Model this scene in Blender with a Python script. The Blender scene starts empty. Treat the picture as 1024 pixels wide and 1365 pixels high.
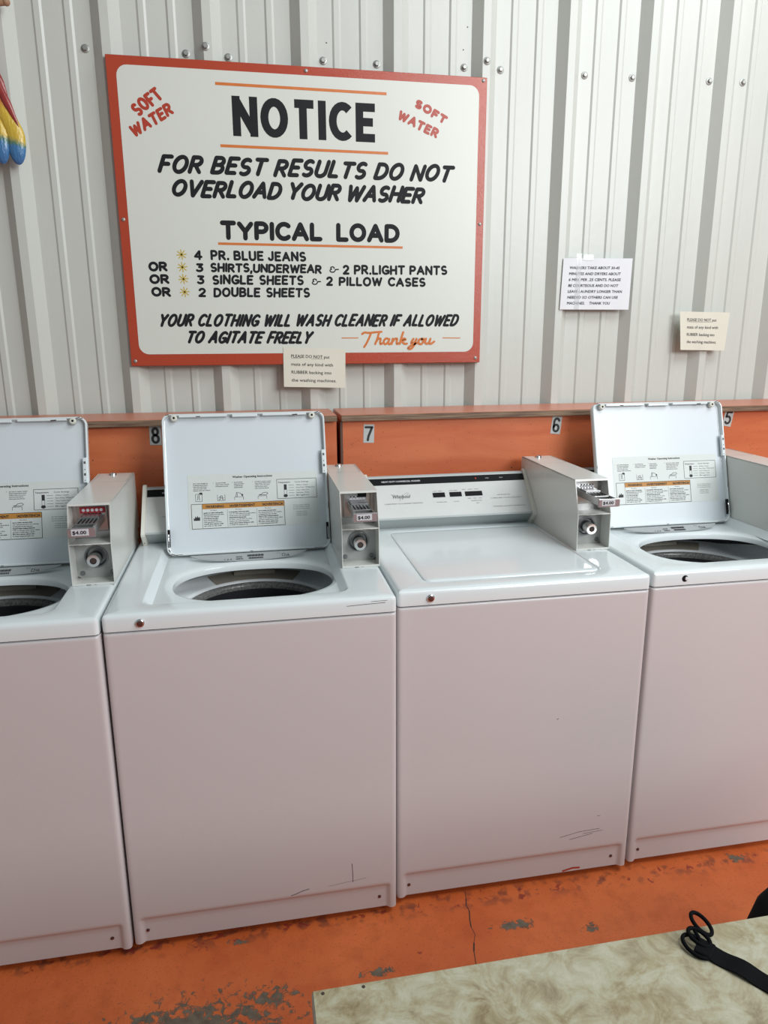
import bpy, bmesh, math, random
from mathutils import Vector, Matrix
S = bpy.context.scene
COL = S.collection
PI = math.pi
sin, cos = math.sin, math.cos

# ------------------------------------------------------------------ camera
cam = bpy.data.cameras.new('camera'); camo = bpy.data.objects.new('camera', cam); COL.objects.link(camo)
cam.sensor_fit = 'HORIZONTAL'; cam.sensor_width = 36.0; cam.lens = 957.683 * 36 / 1024
cam.clip_start = 0.02
ya, pi_, ro = 0.1846, 0.2412, -0.0041
fw = Vector((sin(ya)*cos(pi_), cos(ya)*cos(pi_), -sin(pi_)))
rt = Vector((cos(ya), -sin(ya), 0)); up = rt.cross(fw)
r2 = rt*cos(ro)+up*sin(ro); u2 = -rt*sin(ro)+up*cos(ro)
camo.matrix_world = Matrix(((r2.x, u2.x, -fw.x, 0.3515), (r2.y, u2.y, -fw.y, -1.6106), (r2.z, u2.z, -fw.z, 1.5107), (0, 0, 0, 1)))
S.camera = camo

# ------------------------------------------------------------------ light
S.view_settings.view_transform = 'Standard'; S.view_settings.look = 'None'
S.view_settings.gamma = 1.0; S.view_settings.use_curve_mapping = False
S.view_settings.exposure = 0.0
W = bpy.data.worlds.new('world'); S.world = W; W.use_nodes = True
bg = W.node_tree.nodes['Background']; bg.inputs['Color'].default_value = (0.84, 0.97, 1.0, 1); bg.inputs['Strength'].default_value = 0.24
def area(name, loc, target, sx, sy, power, col=(1, 1, 1)):
    l = bpy.data.lights.new(name, 'AREA'); l.shape = 'RECTANGLE'; l.size = sx; l.size_y = sy; l.energy = power; l.color = col
    o = bpy.data.objects.new(name, l); COL.objects.link(o); o.location = loc
    o.rotation_euler = (Vector(target)-Vector(loc)).to_track_quat('-Z', 'Y').to_euler(); return o
area('ceiling_light', (2.3, -1.1, 3.7), (0.9, 0.4, 0.9), 2.4, 1.2, 62, (0.93, 0.99, 1.0))
area('window_light', (3.4, -3.9, 3.0), (0.9, 0.5, 1.1), 2.2, 1.6, 150, (0.97, 0.99, 1.0))

# ------------------------------------------------------------------ materials
def mat(name, col, rough=0.5, metal=0.0, noise=0.0, nscale=8.0, bump=0.0, bscale=200.0, coat=0.0, emit=0.0, spec=0.5):
    m = bpy.data.materials.new(name); m.use_nodes = True
    nt = m.node_tree; b = nt.nodes['Principled BSDF']
    b.inputs['Roughness'].default_value = rough; b.inputs['Metallic'].default_value = metal
    b.inputs['Coat Weight'].default_value = coat; b.inputs['Specular IOR Level'].default_value = spec
    tc = nt.nodes.new('ShaderNodeTexCoord')
    n = nt.nodes.new('ShaderNodeTexNoise'); n.inputs['Scale'].default_value = nscale; n.inputs['Detail'].default_value = 4
    nt.links.new(tc.outputs['Object'], n.inputs['Vector'])
    mx = nt.nodes.new('ShaderNodeMix'); mx.data_type = 'RGBA'
    c = col[:3]
    mx.inputs[6].default_value = (*[v*(1-noise) for v in c], 1); mx.inputs[7].default_value = (*[min(1, v*(1+noise)) for v in c], 1)
    nt.links.new(n.outputs['Fac'], mx.inputs[0]); nt.links.new(mx.outputs[2], b.inputs['Base Color'])
    if bump:
        n2 = nt.nodes.new('ShaderNodeTexNoise'); n2.inputs['Scale'].default_value = bscale; n2.inputs['Detail'].default_value = 2
        nt.links.new(tc.outputs['Object'], n2.inputs['Vector'])
        bp = nt.nodes.new('ShaderNodeBump'); bp.inputs['Strength'].default_value = bump; bp.inputs['Distance'].default_value = 0.001
        nt.links.new(n2.outputs['Fac'], bp.inputs['Height']); nt.links.new(bp.outputs['Normal'], b.inputs['Normal'])
    if emit:
        b.inputs['Emission Color'].default_value = (*c, 1); b.inputs['Emission Strength'].default_value = emit
    return m
M = {}
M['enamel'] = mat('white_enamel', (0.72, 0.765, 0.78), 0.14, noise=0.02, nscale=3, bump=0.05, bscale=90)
M['panel'] = mat('shade_tinted_enamel', (0.60, 0.565, 0.57), 0.28, noise=0.025, nscale=2.5, bump=0.12, bscale=260)  # the deck's white enamel with front shade and pink floor bounce coloured in
M['lidin'] = mat('lid_liner_enamel', (0.655, 0.70, 0.735), 0.3, noise=0.02, nscale=4)
M['boxpaint'] = mat('coin_box_paint', (0.66, 0.66, 0.625), 0.25, noise=0.03, nscale=4, bump=0.08, bscale=150)
M['cream'] = mat('cream_plastic', (0.70, 0.69, 0.62), 0.4)
M['fascia'] = mat('brushed_silver_fascia', (0.60, 0.605, 0.59), 0.42, noise=0.04, nscale=40, spec=0.4)
M['fascialow'] = mat('grey_console_trim', (0.42, 0.45, 0.45), 0.4)
M['black'] = mat('black_plastic', (0.008, 0.008, 0.009), 0.5, spec=0.12)
M['ink'] = mat('black_ink', (0.02, 0.02, 0.022), 0.6)
M['greyink'] = mat('grey_ink', (0.09, 0.09, 0.09), 0.6)
M['paint_black'] = mat('black_sign_paint', (0.010, 0.010, 0.013), 0.6, noise=0.3, nscale=30, spec=0.25)
M['paint_red'] = mat('red_sign_paint', (0.42, 0.045, 0.02), 0.4, noise=0.15, nscale=60)
M['paint_orange'] = mat('orange_sign_paint', (0.62, 0.17, 0.03), 0.4, noise=0.15, nscale=60)
M['paint_gold'] = mat('gold_sign_paint', (0.55, 0.40, 0.06), 0.4)
M['signwhite'] = mat('sign_white_paint', (0.67, 0.695, 0.64), 0.35, noise=0.02, nscale=4, bump=0.08, bscale=120)
M['chrome'] = mat('chrome', (0.75, 0.75, 0.75), 0.16, 1.0)
M['steel'] = mat('worn_steel', (0.50, 0.50, 0.50), 0.32, 1.0, noise=0.12, nscale=60)
M['darksteel'] = mat('dark_steel', (0.22, 0.23, 0.24), 0.4, 0.8)
M['zinc'] = mat('zinc_plate', (0.42, 0.43, 0.42), 0.5, 0.4, noise=0.2, nscale=40)
M['bronze'] = mat('brown_lock_face', (0.13, 0.06, 0.05), 0.4, 0.5)
M['screw'] = mat('grey_screw', (0.36, 0.36, 0.34), 0.45, 0.6)
M['gasket'] = mat('grey_washer_rubber', (0.13, 0.14, 0.13), 0.6)
M['rust'] = mat('dark_rust_chip', (0.05, 0.03, 0.025), 0.8)
M['paper'] = mat('white_paper', (0.76, 0.77, 0.80), 0.6, noise=0.02, nscale=9)
M['papercream'] = mat('cream_paper', (0.71, 0.69, 0.59), 0.65, noise=0.03, nscale=9)
M['sticker'] = mat('grey_number_sticker', (0.47, 0.48, 0.47), 0.45)
M['label'] = mat('instruction_label', (0.655, 0.675, 0.655), 0.4, noise=0.03, nscale=9)
M['ratingshade'] = mat('shaded_rating_slope', (0.40, 0.42, 0.43), 0.3)  # white deck slope, its shade put into a flat grey
M['warn'] = mat('amber_warning_band', (0.50, 0.22, 0.04), 0.5)
M['redlabel'] = mat('red_coin_label', (0.36, 0.02, 0.03), 0.4)
M['pinktag'] = mat('price_tag_border', (0.36, 0.27, 0.28), 0.35, 0.4)
M['tag'] = mat('price_tag_face', (0.62, 0.62, 0.65), 0.35)
M['tub'] = mat('white_tub_ring', (0.78, 0.81, 0.83), 0.35, noise=0.04, nscale=6)
M['tubbeige'] = mat('stained_tub_plate', (0.33, 0.30, 0.25), 0.5, noise=0.25, nscale=14)
M['basket'] = mat('speckled_basket_rim', (0.16, 0.16, 0.155), 0.25, noise=0.9, nscale=160, bump=0.8, bscale=200)
M['basketin'] = mat('dark_basket', (0.02, 0.021, 0.023), 0.4)
M['rubber'] = mat('cream_rubber', (0.66, 0.65, 0.58), 0.5)
M['red_lamp'] = mat('red_indicator', (0.55, 0.05, 0.03), 0.3)
M['strap'] = mat('black_webbing', (0.006, 0.006, 0.007), 0.85, bump=0.5, bscale=900, spec=0.08)
M['cord'] = mat('black_elastic_cord', (0.003, 0.003, 0.004), 0.7, spec=0.08)
M['bag'] = mat('black_nylon', (0.008, 0.008, 0.009), 0.75, bump=0.3, bscale=500, spec=0.1)
M['blackmetal'] = mat('black_metal_frame', (0.02, 0.02, 0.02), 0.45, 0.4)
M['edge'] = mat('table_edge_band', (0.50, 0.50, 0.46), 0.45)
M['perch'] = mat('tan_wood', (0.38, 0.22, 0.13), 0.6, noise=0.3, nscale=20)
M['orange_trim'] = mat('dark_brown_trim', (0.10, 0.05, 0.035), 0.6)
M['tape'] = mat('clear_tape', (0.80, 0.82, 0.84), 0.08, spec=0.8)
M['tape'].node_tree.nodes['Principled BSDF'].inputs['Alpha'].default_value = 0.25

def nodes(m): return m.node_tree, m.node_tree.nodes, m.node_tree.links
def ramp(nt, fac, stops):
    r = nt.nodes.new('ShaderNodeValToRGB'); e = r.color_ramp.elements
    while len(e) < len(stops): e.new(0.5)
    for k, (p, c) in enumerate(stops): e[k].position = p; e[k].color = (*c, 1)
    nt.links.new(fac, r.inputs[0]); return r.outputs[0]
def noise(nt, vec, sc, det=4, dist=0.0, rough=0.5):
    n = nt.nodes.new('ShaderNodeTexNoise'); n.inputs['Scale'].default_value = sc; n.inputs['Detail'].default_value = det
    n.inputs['Distortion'].default_value = dist; n.inputs['Roughness'].default_value = rough
    nt.links.new(vec, n.inputs['Vector']); return n.outputs['Fac']
def math_(nt, op, a, b=None, clamp=False):
    n = nt.nodes.new('ShaderNodeMath'); n.operation = op; n.use_clamp = clamp
    for i, v in enumerate((a, b)):
        if v is None: continue
        if isinstance(v, (int, float)): n.inputs[i].default_value = v
        else: nt.links.new(v, n.inputs[i])
    return n.outputs[0]
def mixc(nt, fac, a, b):
    n = nt.nodes.new('ShaderNodeMix'); n.data_type = 'RGBA'
    if isinstance(fac, (int, float)): n.inputs[0].default_value = fac
    else: nt.links.new(fac, n.inputs[0])
    for i, v in ((6, a), (7, b)):
        if isinstance(v, tuple): n.inputs[i].default_value = (*v, 1)
        else: nt.links.new(v, n.inputs[i])
    return n.outputs[2]
def setbase(m, col): m.node_tree.links.new(col, m.node_tree.nodes['Principled BSDF'].inputs['Base Color'])
def addbump(m, h, dist=0.001, st=0.5):
    nt = m.node_tree; bp = nt.nodes.new('ShaderNodeBump'); bp.inputs['Strength'].default_value = st; bp.inputs['Distance'].default_value = dist
    nt.links.new(h, bp.inputs['Height']); nt.links.new(bp.outputs['Normal'], nt.nodes['Principled BSDF'].inputs['Normal'])
def stretch(nt, vec, s):
    mp = nt.nodes.new('ShaderNodeMapping'); mp.inputs['Scale'].default_value = s; nt.links.new(vec, mp.inputs['Vector']); return mp.outputs[0]

# wall sheet steel
m = M['wall'] = mat('painted_sheet_steel', (0.6, 0.6, 0.57), 0.34, bump=0.0)
nt = m.node_tree; tc = nt.nodes.new('ShaderNodeTexCoord').outputs['Object']
a = noise(nt, stretch(nt, tc, (1, 1, 0.25)), 3.0, 5)
b_ = noise(nt, stretch(nt, tc, (1, 1, 0.06)), 40, 3)
c = mixc(nt, a, (0.545, 0.565, 0.525), (0.605, 0.62, 0.58))
c = mixc(nt, math_(nt, 'MULTIPLY', ramp(nt, b_, [(0.6, (0, 0, 0)), (0.8, (1, 1, 1))]), 0.12), c, (0.45, 0.44, 0.41))
setbase(m, c); addbump(m, noise(nt, tc, 26, 3), 0.002, 0.25)
# orange painted plywood
m = M['orangewood'] = mat('orange_painted_plywood', (0.6, 0.15, 0.06), 0.42)
nt = m.node_tree; tc = nt.nodes.new('ShaderNodeTexCoord').outputs['Object']
a = noise(nt, stretch(nt, tc, (1.2, 3, 7)), 2.2, 5, 0.6)
c = mixc(nt, ramp(nt, a, [(0.35, (0, 0, 0)), (0.7, (1, 1, 1))]), (0.52, 0.115, 0.042), (0.62, 0.175, 0.068))
sp = noise(nt, tc, 170, 1)
c = mixc(nt, ramp(nt, sp, [(0.74, (0, 0, 0)), (0.78, (1, 1, 1))]), c, (0.08, 0.03, 0.02))
setbase(m, c); addbump(m, noise(nt, stretch(nt, tc, (1, 1, 9)), 30, 4), 0.001, 0.3)
m = M['orangetop'] = mat('salmon_orange_board_paint', (0.60, 0.20, 0.115), 0.35, noise=0.10, nscale=6, bump=0.2, bscale=60)
# bare plywood edge
m = M['plyedge'] = mat('bare_plywood_edge', (0.2, 0.13, 0.08), 0.7)
nt = m.node_tree; tc = nt.nodes.new('ShaderNodeTexCoord').outputs['Object']
a = noise(nt, stretch(nt, tc, (4, 1, 130)), 2.0, 4, 0.3)
c = ramp(nt, a, [(0.3, (0.075, 0.045, 0.03)), (0.5, (0.20, 0.125, 0.08)), (0.7, (0.30, 0.20, 0.13))]); setbase(m, c)
# sign border
m = M['signred'] = mat('sign_border_red_orange', (0.42, 0.058, 0.026), 0.25, noise=0.1, nscale=5)
nt = m.node_tree; tc = nt.nodes.new('ShaderNodeTexCoord').outputs['Object']
addbump(m, noise(nt, stretch(nt, tc, (0.5, 1, 2)), 260, 3), 0.001, 0.6)
# tabletop laminate
m = M['laminate'] = mat('marbled_beige_laminate', (0.5, 0.48, 0.36), 0.4)
nt = m.node_tree; tc = nt.nodes.new('ShaderNodeTexCoord').outputs['Object']
a = noise(nt, tc, 24, 10, 0.7, 0.72); b_ = noise(nt, tc, 46, 8, 0.8, 0.7); d_ = noise(nt, tc, 9.0, 6, 0.7, 0.6)
c = ramp(nt, a, [(0.36, (0.22, 0.165, 0.085)), (0.46, (0.34, 0.285, 0.175)), (0.54, (0.41, 0.38, 0.265)), (0.66, (0.49, 0.47, 0.37))])
c = mixc(nt, ramp(nt, b_, [(0.50, (0, 0, 0)), (0.72, (.75, .75, .75))]), c, (0.34, 0.28, 0.16))
c = mixc(nt, ramp(nt, d_, [(0.45, (0, 0, 0)), (0.75, (.4, .4, .4))]), c, (0.53, 0.51, 0.41))
setbase(m, c)
# floor
m = M['floor'] = mat('orange_painted_concrete', (0.6, 0.15, 0.05), 0.48)
nt = m.node_tree; tc = nt.nodes.new('ShaderNodeTexCoord').outputs['Object']
sep = nt.nodes.new('ShaderNodeSeparateXYZ'); nt.links.new(tc, sep.inputs[0])
def dist(cx, cy, r, sx=1, sy=1):
    dx = math_(nt, 'MULTIPLY', math_(nt, 'SUBTRACT', sep.outputs[0], cx), 1/sx)
    dy = math_(nt, 'MULTIPLY', math_(nt, 'SUBTRACT', sep.outputs[1], cy), 1/sy)
    d = math_(nt, 'SQRT', math_(nt, 'ADD', math_(nt, 'MULTIPLY', dx, dx), math_(nt, 'MULTIPLY', dy, dy)))
    return math_(nt, 'SUBTRACT', 1.0, math_(nt, 'DIVIDE', d, r), clamp=True)
a = noise(nt, tc, 2.6, 5, 0.4); b_ = noise(nt, tc, 20, 6)
c = mixc(nt, ramp(nt, a, [(0.35, (0, 0, 0)), (0.68, (1, 1, 1))]), (0.60, 0.115, 0.025), (0.73, 0.17, 0.045))
c = mixc(nt, ramp(nt, b_, [(0.48, (0, 0, 0)), (0.75, (.5, .5, .5))]), c, (0.46, 0.085, 0.02))
fine = noise(nt, tc, 190, 2)
c = mixc(nt, ramp(nt, fine, [(0.60, (0, 0, 0)), (0.72, (.45, .45, .45))]), c, (0.30, 0.06, 0.02))
# grime against the machines
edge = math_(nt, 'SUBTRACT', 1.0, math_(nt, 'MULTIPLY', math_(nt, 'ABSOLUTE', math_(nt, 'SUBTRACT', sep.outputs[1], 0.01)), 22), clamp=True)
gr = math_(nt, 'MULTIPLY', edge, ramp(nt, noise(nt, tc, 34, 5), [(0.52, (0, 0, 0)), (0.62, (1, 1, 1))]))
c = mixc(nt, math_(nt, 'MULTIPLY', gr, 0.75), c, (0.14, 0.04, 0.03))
# worn-through chips
mask = dist(0.16, -0.25, 0.30, 1.15, 0.48)
for args in ((0.34, -0.20, .09, 1, .6), (-0.1, -0.22, .13, 1, .5), (1.726, 0.015, .05, 1, .6), (1.185, -0.146, .04, 1, .6), (0.6, -0.175, .06, 1.3, .4), (0.98, -0.10, .06, 1.4, .5), (.26, -.02, .04, 1.2, .5), (-.55, -.35, .35, 1, .6)):
    mask = math_(nt, 'MAXIMUM', mask, dist(*args))
cn = noise(nt, tc, 44, 9, 0.6, 0.74)
chip = ramp(nt, math_(nt, 'ADD', cn, math_(nt, 'MULTIPLY', mask, 0.30)), [(0.655, (0, 0, 0)), (0.69, (1, 1, 1))])
chip = math_(nt, 'MULTIPLY', chip, math_(nt, 'GREATER_THAN', mask, 0.02))
c = mixc(nt, chip, c, mixc(nt, noise(nt, tc, 60, 4), (0.05, 0.038, 0.026), (0.25, 0.205, 0.145)))
# dark red scuffs
rs = ramp(nt, math_(nt, 'ADD', noise(nt, tc, 38, 4, 0.5), math_(nt, 'MULTIPLY', edge, 0.12)), [(0.725, (0, 0, 0)), (0.745, (1, 1, 1))])
c = mixc(nt, math_(nt, 'MULTIPLY', rs, 0.8), c, (0.27, 0.03, 0.02))
setbase(m, c)
addbump(m, math_(nt, 'SUBTRACT', math_(nt, 'MULTIPLY', noise(nt, tc, 14, 8), 0.9), chip), 0.003, 0.5)
# parrot
m = M['parrot'] = mat('painted_parrot_plumage', (0.5, 0.05, 0.03), 0.25, coat=0.3)
nt = m.node_tree; tc = nt.nodes.new('ShaderNodeTexCoord').outputs['Object']
sp = nt.nodes.new('ShaderNodeSeparateXYZ'); nt.links.new(tc, sp.inputs[0])
z = math_(nt, 'ADD', sp.outputs[2], math_(nt, 'ADD', math_(nt, 'MULTIPLY', sp.outputs[0], 0.25), math_(nt, 'MULTIPLY', noise(nt, tc, 60, 3), 0.03)))
c = ramp(nt, z, [(0.0, (0.04, 0.13, 0.33)), (0.088, (0.06, 0.20, 0.42)), (0.098, (0.10, 0.20, 0.12)), (0.108, (0.62, 0.43, 0.05)), (0.18, (0.66, 0.45, 0.05)), (0.215, (0.55, 0.12, 0.03)), (0.25, (0.42, 0.03, 0.02))])
setbase(m, c); addbump(m, noise(nt, stretch(nt, tc, (3, 3, 0.7)), 60, 3), 0.004, 0.6)
M['redfeather'] = mat('red_feather_paint', (0.30, 0.035, 0.03), 0.25, noise=0.3, nscale=40, coat=0.3)
M['whiteface'] = mat('white_face_paint', (0.7, 0.66, 0.6), 0.3)

# ------------------------------------------------------------------ mesh helpers
class MB:
    def __init__(s): s.v = []; s.f = []
    def add(s, vs, fs):
        o = len(s.v); s.v += [tuple(v) for v in vs]; s.f += [tuple(i+o for i in f) for f in fs]; return s
    def quad(s, a, b, c, d): return s.add([a, b, c, d], [(0, 1, 2, 3)])
    def box(s, a, b, bev=0.0, R=None):
        x0, y0, z0 = [min(p, q) for p, q in zip(a, b)]; x1, y1, z1 = [max(p, q) for p, q in zip(a, b)]
        e = min(bev, (x1-x0)*.45, (y1-y0)*.45, (z1-z0)*.45)
        if e <= 0:
            vs = [(x, y, z) for z in (z0, z1) for y in (y0, y1) for x in (x0, x1)]
            fs = [(0, 2, 3, 1), (4, 5, 7, 6), (0, 1, 5, 4), (2, 6, 7, 3), (0, 4, 6, 2), (1, 3, 7, 5)]
        else:
            vs = []; idx = {}
            for i, X in enumerate((x0, x1)):
                for j, Y in enumerate((y0, y1)):
                    for k, Z in enumerate((z0, z1)):
                        sx, sy, sz = (e, -e)[i], (e, -e)[j], (e, -e)[k]
                        idx[i, j, k] = len(vs)
                        vs += [(X, Y+sy, Z+sz), (X+sx, Y, Z+sz), (X+sx, Y+sy, Z)]
            fs = []
            for i in (0, 1):
                q = [idx[i, j, k] for j, k in ((0, 0), (1, 0), (1, 1), (0, 1))]; fs.append(q if i else q[::-1])
            for j in (0, 1):
                q = [idx[i, j, k]+1 for i, k in ((0, 0), (1, 0), (1, 1), (0, 1))]; fs.append(q[::-1] if j else q)
            for k in (0, 1):
                q = [idx[i, j, k]+2 for i, j in ((0, 0), (1, 0), (1, 1), (0, 1))]; fs.append(q if k else q[::-1])
            for i in (0, 1):
                for j in (0, 1): fs.append((idx[i, j, 0], idx[i, j, 1], idx[i, j, 1]+1, idx[i, j, 0]+1))
                for k in (0, 1): fs.append((idx[i, 0, k], idx[i, 1, k], idx[i, 1, k]+2, idx[i, 0, k]+2))
            for j in (0, 1):
                for k in (0, 1): fs.append((idx[0, j, k]+1, idx[1, j, k]+1, idx[1, j, k]+2, idx[0, j, k]+2))
            for v in idx.values(): fs.append((v, v+1, v+2))
        if R is not None: vs = [R @ Vector(v) for v in vs]
        return s.add(vs, fs)
    def lathe(s, prof, n=24, o=(0, 0, 0), axis=(0, 0, 1), cap=True):
        q = Vector((0, 0, 1)).rotation_difference(Vector(axis).normalized()); o = Vector(o); vs = []
        for r, h in prof:
            for k in range(n):
                a = 2*PI*k/n; vs.append(o+q @ Vector((r*cos(a), r*sin(a), h)))
        fs = [(i*n+k, i*n+(k+1) % n, (i+1)*n+(k+1) % n, (i+1)*n+k) for i in range(len(prof)-1) for k in range(n)]
        if cap: fs += [tuple(range(n))[::-1], tuple((len(prof)-1)*n+k for k in range(n))]
        return s.add(vs, fs)
    def cyl(s, a, b, r, n=16, r2=None):
        a, b = Vector(a), Vector(b); return s.lathe([(r, 0), (r if r2 is None else r2, (b-a).length)], n, a, b-a)
    def tube(s, pts, r, n=10, closed=False):
        pts = [Vector(p) for p in pts]; N = len(pts); vs = []; up0 = None
        for i, p in enumerate(pts):
            t = (pts[(i+1) % N]-pts[i-1]) if closed else (pts[min(i+1, N-1)]-pts[max(i-1, 0)])
            t.normalize()
            if up0 is None: up0 = Vector((0, 0, 1)) if abs(t.z) < .9 else Vector((1, 0, 0))
            sx = t.cross(up0).normalized(); up0 = sx.cross(t).normalized()
            for k in range(n):
                a = 2*PI*k/n; vs.append(p+(sx*cos(a)+up0*sin(a))*r)
        m_ = N if closed else N-1
        fs = [(i*n+k, i*n+(k+1) % n, ((i+1) % N)*n+(k+1) % n, ((i+1) % N)*n+k) for i in range(m_) for k in range(n)]
        if not closed: fs += [tuple(range(n))[::-1], tuple((N-1)*n+k for k in range(n))]
        return s.add(vs, fs)
    def prism(s, poly, x0, x1):                      # (y,z) profile swept along x
        n = len(poly); vs = [(x0, y, z) for y, z in poly]+[(x1, y, z) for y, z in poly]
        fs = [tuple(range(n))[::-1], tuple(range(n, 2*n))]+[(i, (i+1) % n, n+(i+1) % n, n+i) for i in range(n)]
        return s.add(vs, fs)
    def rings(s, R, closed=True):                    # list of equal-length point rings
        n = len(R[0]); vs = [p for r in R for p in r]
        fs = [(i*n+k, i*n+(k+1) % n, (i+1)*n+(k+1) % n, (i+1)*n+k) for i in range(len(R)-1) for k in range(n if closed else n-1)]
        return s.add(vs, fs)
    def ellipsoid(s, c, r, nu=20, nv=12, R=None):
        c = Vector(c); vs = []; rr = Vector(r)
        for j in range(nv+1):
            t = PI*j/nv
            for k in range(nu):
                a = 2*PI*k/nu; p = Vector((rr.x*sin(t)*cos(a), rr.y*sin(t)*sin(a), rr.z*cos(t)))
                vs.append(c+(R @ p if R is not None else p))
        return s.add(vs, [(j*nu+k, (j+1)*nu+k, (j+1)*nu+(k+1) % nu, j*nu+(k+1) % nu) for j in range(nv) for k in range(nu)])
    def mesh(s, name, material, smooth=32):
        me = bpy.data.meshes.new(name); me.from_pydata(s.v, [], s.f); me.validate()
        bm = bmesh.new(); bm.from_mesh(me); bmesh.ops.remove_doubles(bm, verts=bm.verts, dist=1e-6)
        bmesh.ops.recalc_face_normals(bm, faces=bm.faces); bm.to_mesh(me); bm.free()
        me.materials.append(material)
        if smooth:
            me.polygons.foreach_set('use_smooth', [True]*len(me.polygons)); me.set_sharp_from_angle(angle=math.radians(smooth))
        return me
def link(name, me, parent=None, loc=None, rot=None, **kw):
    o = bpy.data.objects.new(name, me); COL.objects.link(o)
    if parent: o.parent = parent
    if loc: o.location = loc
    if rot: o.rotation_euler = rot
    for k, v in kw.items(): o[k] = v
    if name in TINY: o['kind'] = 'stuff'
    return o
CACHE = {}
TINY = {'coin_fingers', 'slot_ring', 'coin_disc', 'bumper_hole', 'strike_hole', 'paint_chip', 'paint_wear', 'rating_print', 'top_flange', 'captions', 'band_lettering', 'label_print', 'printed_text', 'scratch'}
def part(name, key, build, material, parent, loc=None, rot=None, smooth=32, **kw):
    """a mesh part; parts built with the same key share their mesh"""
    if key not in CACHE:
        mb = MB(); build(mb); CACHE[key] = mb.mesh(name, M[material], smooth)
    return link(name, CACHE[key], parent, loc, rot, **kw)
cnt = [0]
def solo(name, mb, material, parent=None, smooth=32, loc=None, rot=None, **kw):
    return link(name, mb.mesh(name, M[material], smooth), parent, loc, rot, **kw)
def thing(name, label, cat, loc=(0, 0, 0), rot=(0, 0, 0), **kw):
    return link(name, None, None, loc, rot, label=label, category=cat, **kw)

# ------------------------------------------------------------------ hand lettering (stroke alphabet)
def arc(cx, cy, rx, ry, a0, a1, n=10):
    return [(cx+rx*cos(math.radians(a0+(a1-a0)*k/n)), cy+ry*sin(math.radians(a0+(a1-a0)*k/n))) for k in range(n+1)]
G = {
 'A': (.74, [[(0, 0), (.37, 1)], [(.37, 1), (.74, 0)], [(.13, .33), (.62, .33)]]),
 'B': (.60, [[(0, 0), (0, 1)], [(0, 1), (.28, 1)]+arc(.30, .76, .24, .24, 90, -90)+[(0, .52)], [(0, .52), (.3, .52)]+arc(.32, .26, .28, .26, 90, -90)+[(0, 0)]]),
 'C': (.64, [arc(.38, .5, .38, .5, 48, 312, 18)]),
 'D': (.66, [[(0, 0), (0, 1)], [(0, 1), (.22, 1)]+arc(.24, .5, .42, .5, 90, -90, 14)+[(0, 0)]]),
 'E': (.52, [[(0, 0), (0, 1)], [(0, 1), (.52, 1)], [(0, .52), (.44, .52)], [(0, 0), (.52, 0)]]),
 'F': (.50, [[(0, 0), (0, 1)], [(0, 1), (.50, 1)], [(0, .50), (.42, .50)]]),
 'G': (.68, [arc(.38, .5, .38, .5, 48, 340, 18), [(.40, .42), (.70, .42)], [(.70, .42), (.70, .1)]]),
 'H': (.62, [[(0, 0), (0, 1)], [(.62, 0), (.62, 1)], [(0, .5), (.62, .5)]]),
 'I': (.02, [[(.01, 0), (.01, 1)]]),
 'J': (.46, [[(.44, 1), (.44, .25)]+arc(.22, .25, .22, .25, 0, -170, 8)]),
 'K': (.60, [[(0, 0), (0, 1)], [(.56, 1), (.02, .42)], [(.18, .58), (.60, 0)]]),
 'L': (.48, [[(0, 1), (0, 0)], [(0, 0), (.48, 0)]]),
 'M': (.82, [[(0, 0), (.06, 1)], [(.06, 1), (.41, .2)], [(.41, .2), (.76, 1)], [(.76, 1), (.82, 0)]]),
 'N': (.64, [[(0, 0), (0, 1)], [(.03, .97), (.61, .03)], [(.64, 0), (.64, 1)]]),
 'O': (.74, [arc(.37, .5, .37, .5, 0, 360, 26)]),
 'P': (.56, [[(0, 0), (0, 1)], [(0, 1), (.28, 1)]+arc(.30, .72, .26, .28, 90, -90)+[(0, .44)]]),
 'Q': (.74, [arc(.37, .5, .37, .5, 0, 360, 26), [(.45, .25), (.75, -.05)]]),
 'R': (.60, [[(0, 0), (0, 1)], [(0, 1), (.28, 1)]+arc(.30, .74, .26, .26, 90, -90)+[(0, .48)], [(.24, .48), (.60, 0)]]),
 'S': (.56, [arc(.28, .74, .26, .26, 50, 260, 12)+arc(.28, .25, .28, .25, 80, -130, 12)[1:]]),
 'T': (.64, [[(0, 1), (.64, 1)], [(.32, 1), (.32, 0)]]),
 'U': (.62, [[(0, 1), (0, .3)]+arc(.31, .3, .31, .3, 180, 360, 12)+[(.62, 1)]]),
 'V': (.70, [[(0, 1), (.35, 0)], [(.35, 0), (.70, 1)]]),
 'W': (.98, [[(0, 1), (.24, 0)], [(.24, 0), (.49, .9)], [(.49, .9), (.74, 0)], [(.74, 0), (.98, 1)]]),
 'Y': (.66, [[(0, 1), (.33, .46)], [(.66, 1), (.33, .46)], [(.33, .46), (.33, 0)]]),
 '2': (.54, [arc(.26, .72, .26, .28, 160, -40, 10)+[(0, 0)], [(0, 0), (.54, 0)]]),
 '3': (.52, [[(.02, 1), (.48, 1)], [(.48, 1), (.2, .6)], [(.2, .6)]+arc(.22, .3, .28, .3, 80, -140, 12)]),
 '4': (.62, [[(.40, 1), (0, .3)], [(0, .3), (.62, .3)], [(.44, 1), (.44, 0)]]),
 '&': (1.0, [arc(.30, .74, .20, .2, -20, 250, 10)+arc(.30, .26, .28, .27, 110, 330, 10)+[(.66, .45), (.98, .5)], [(.98, .5), (.62, .47)]]),
 '.': (.06, [[(.03, 0.0), (.03, .05)]]),
 ',': (.06, [[(.05, 0.05), (0, -.18)]]),
}
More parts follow.
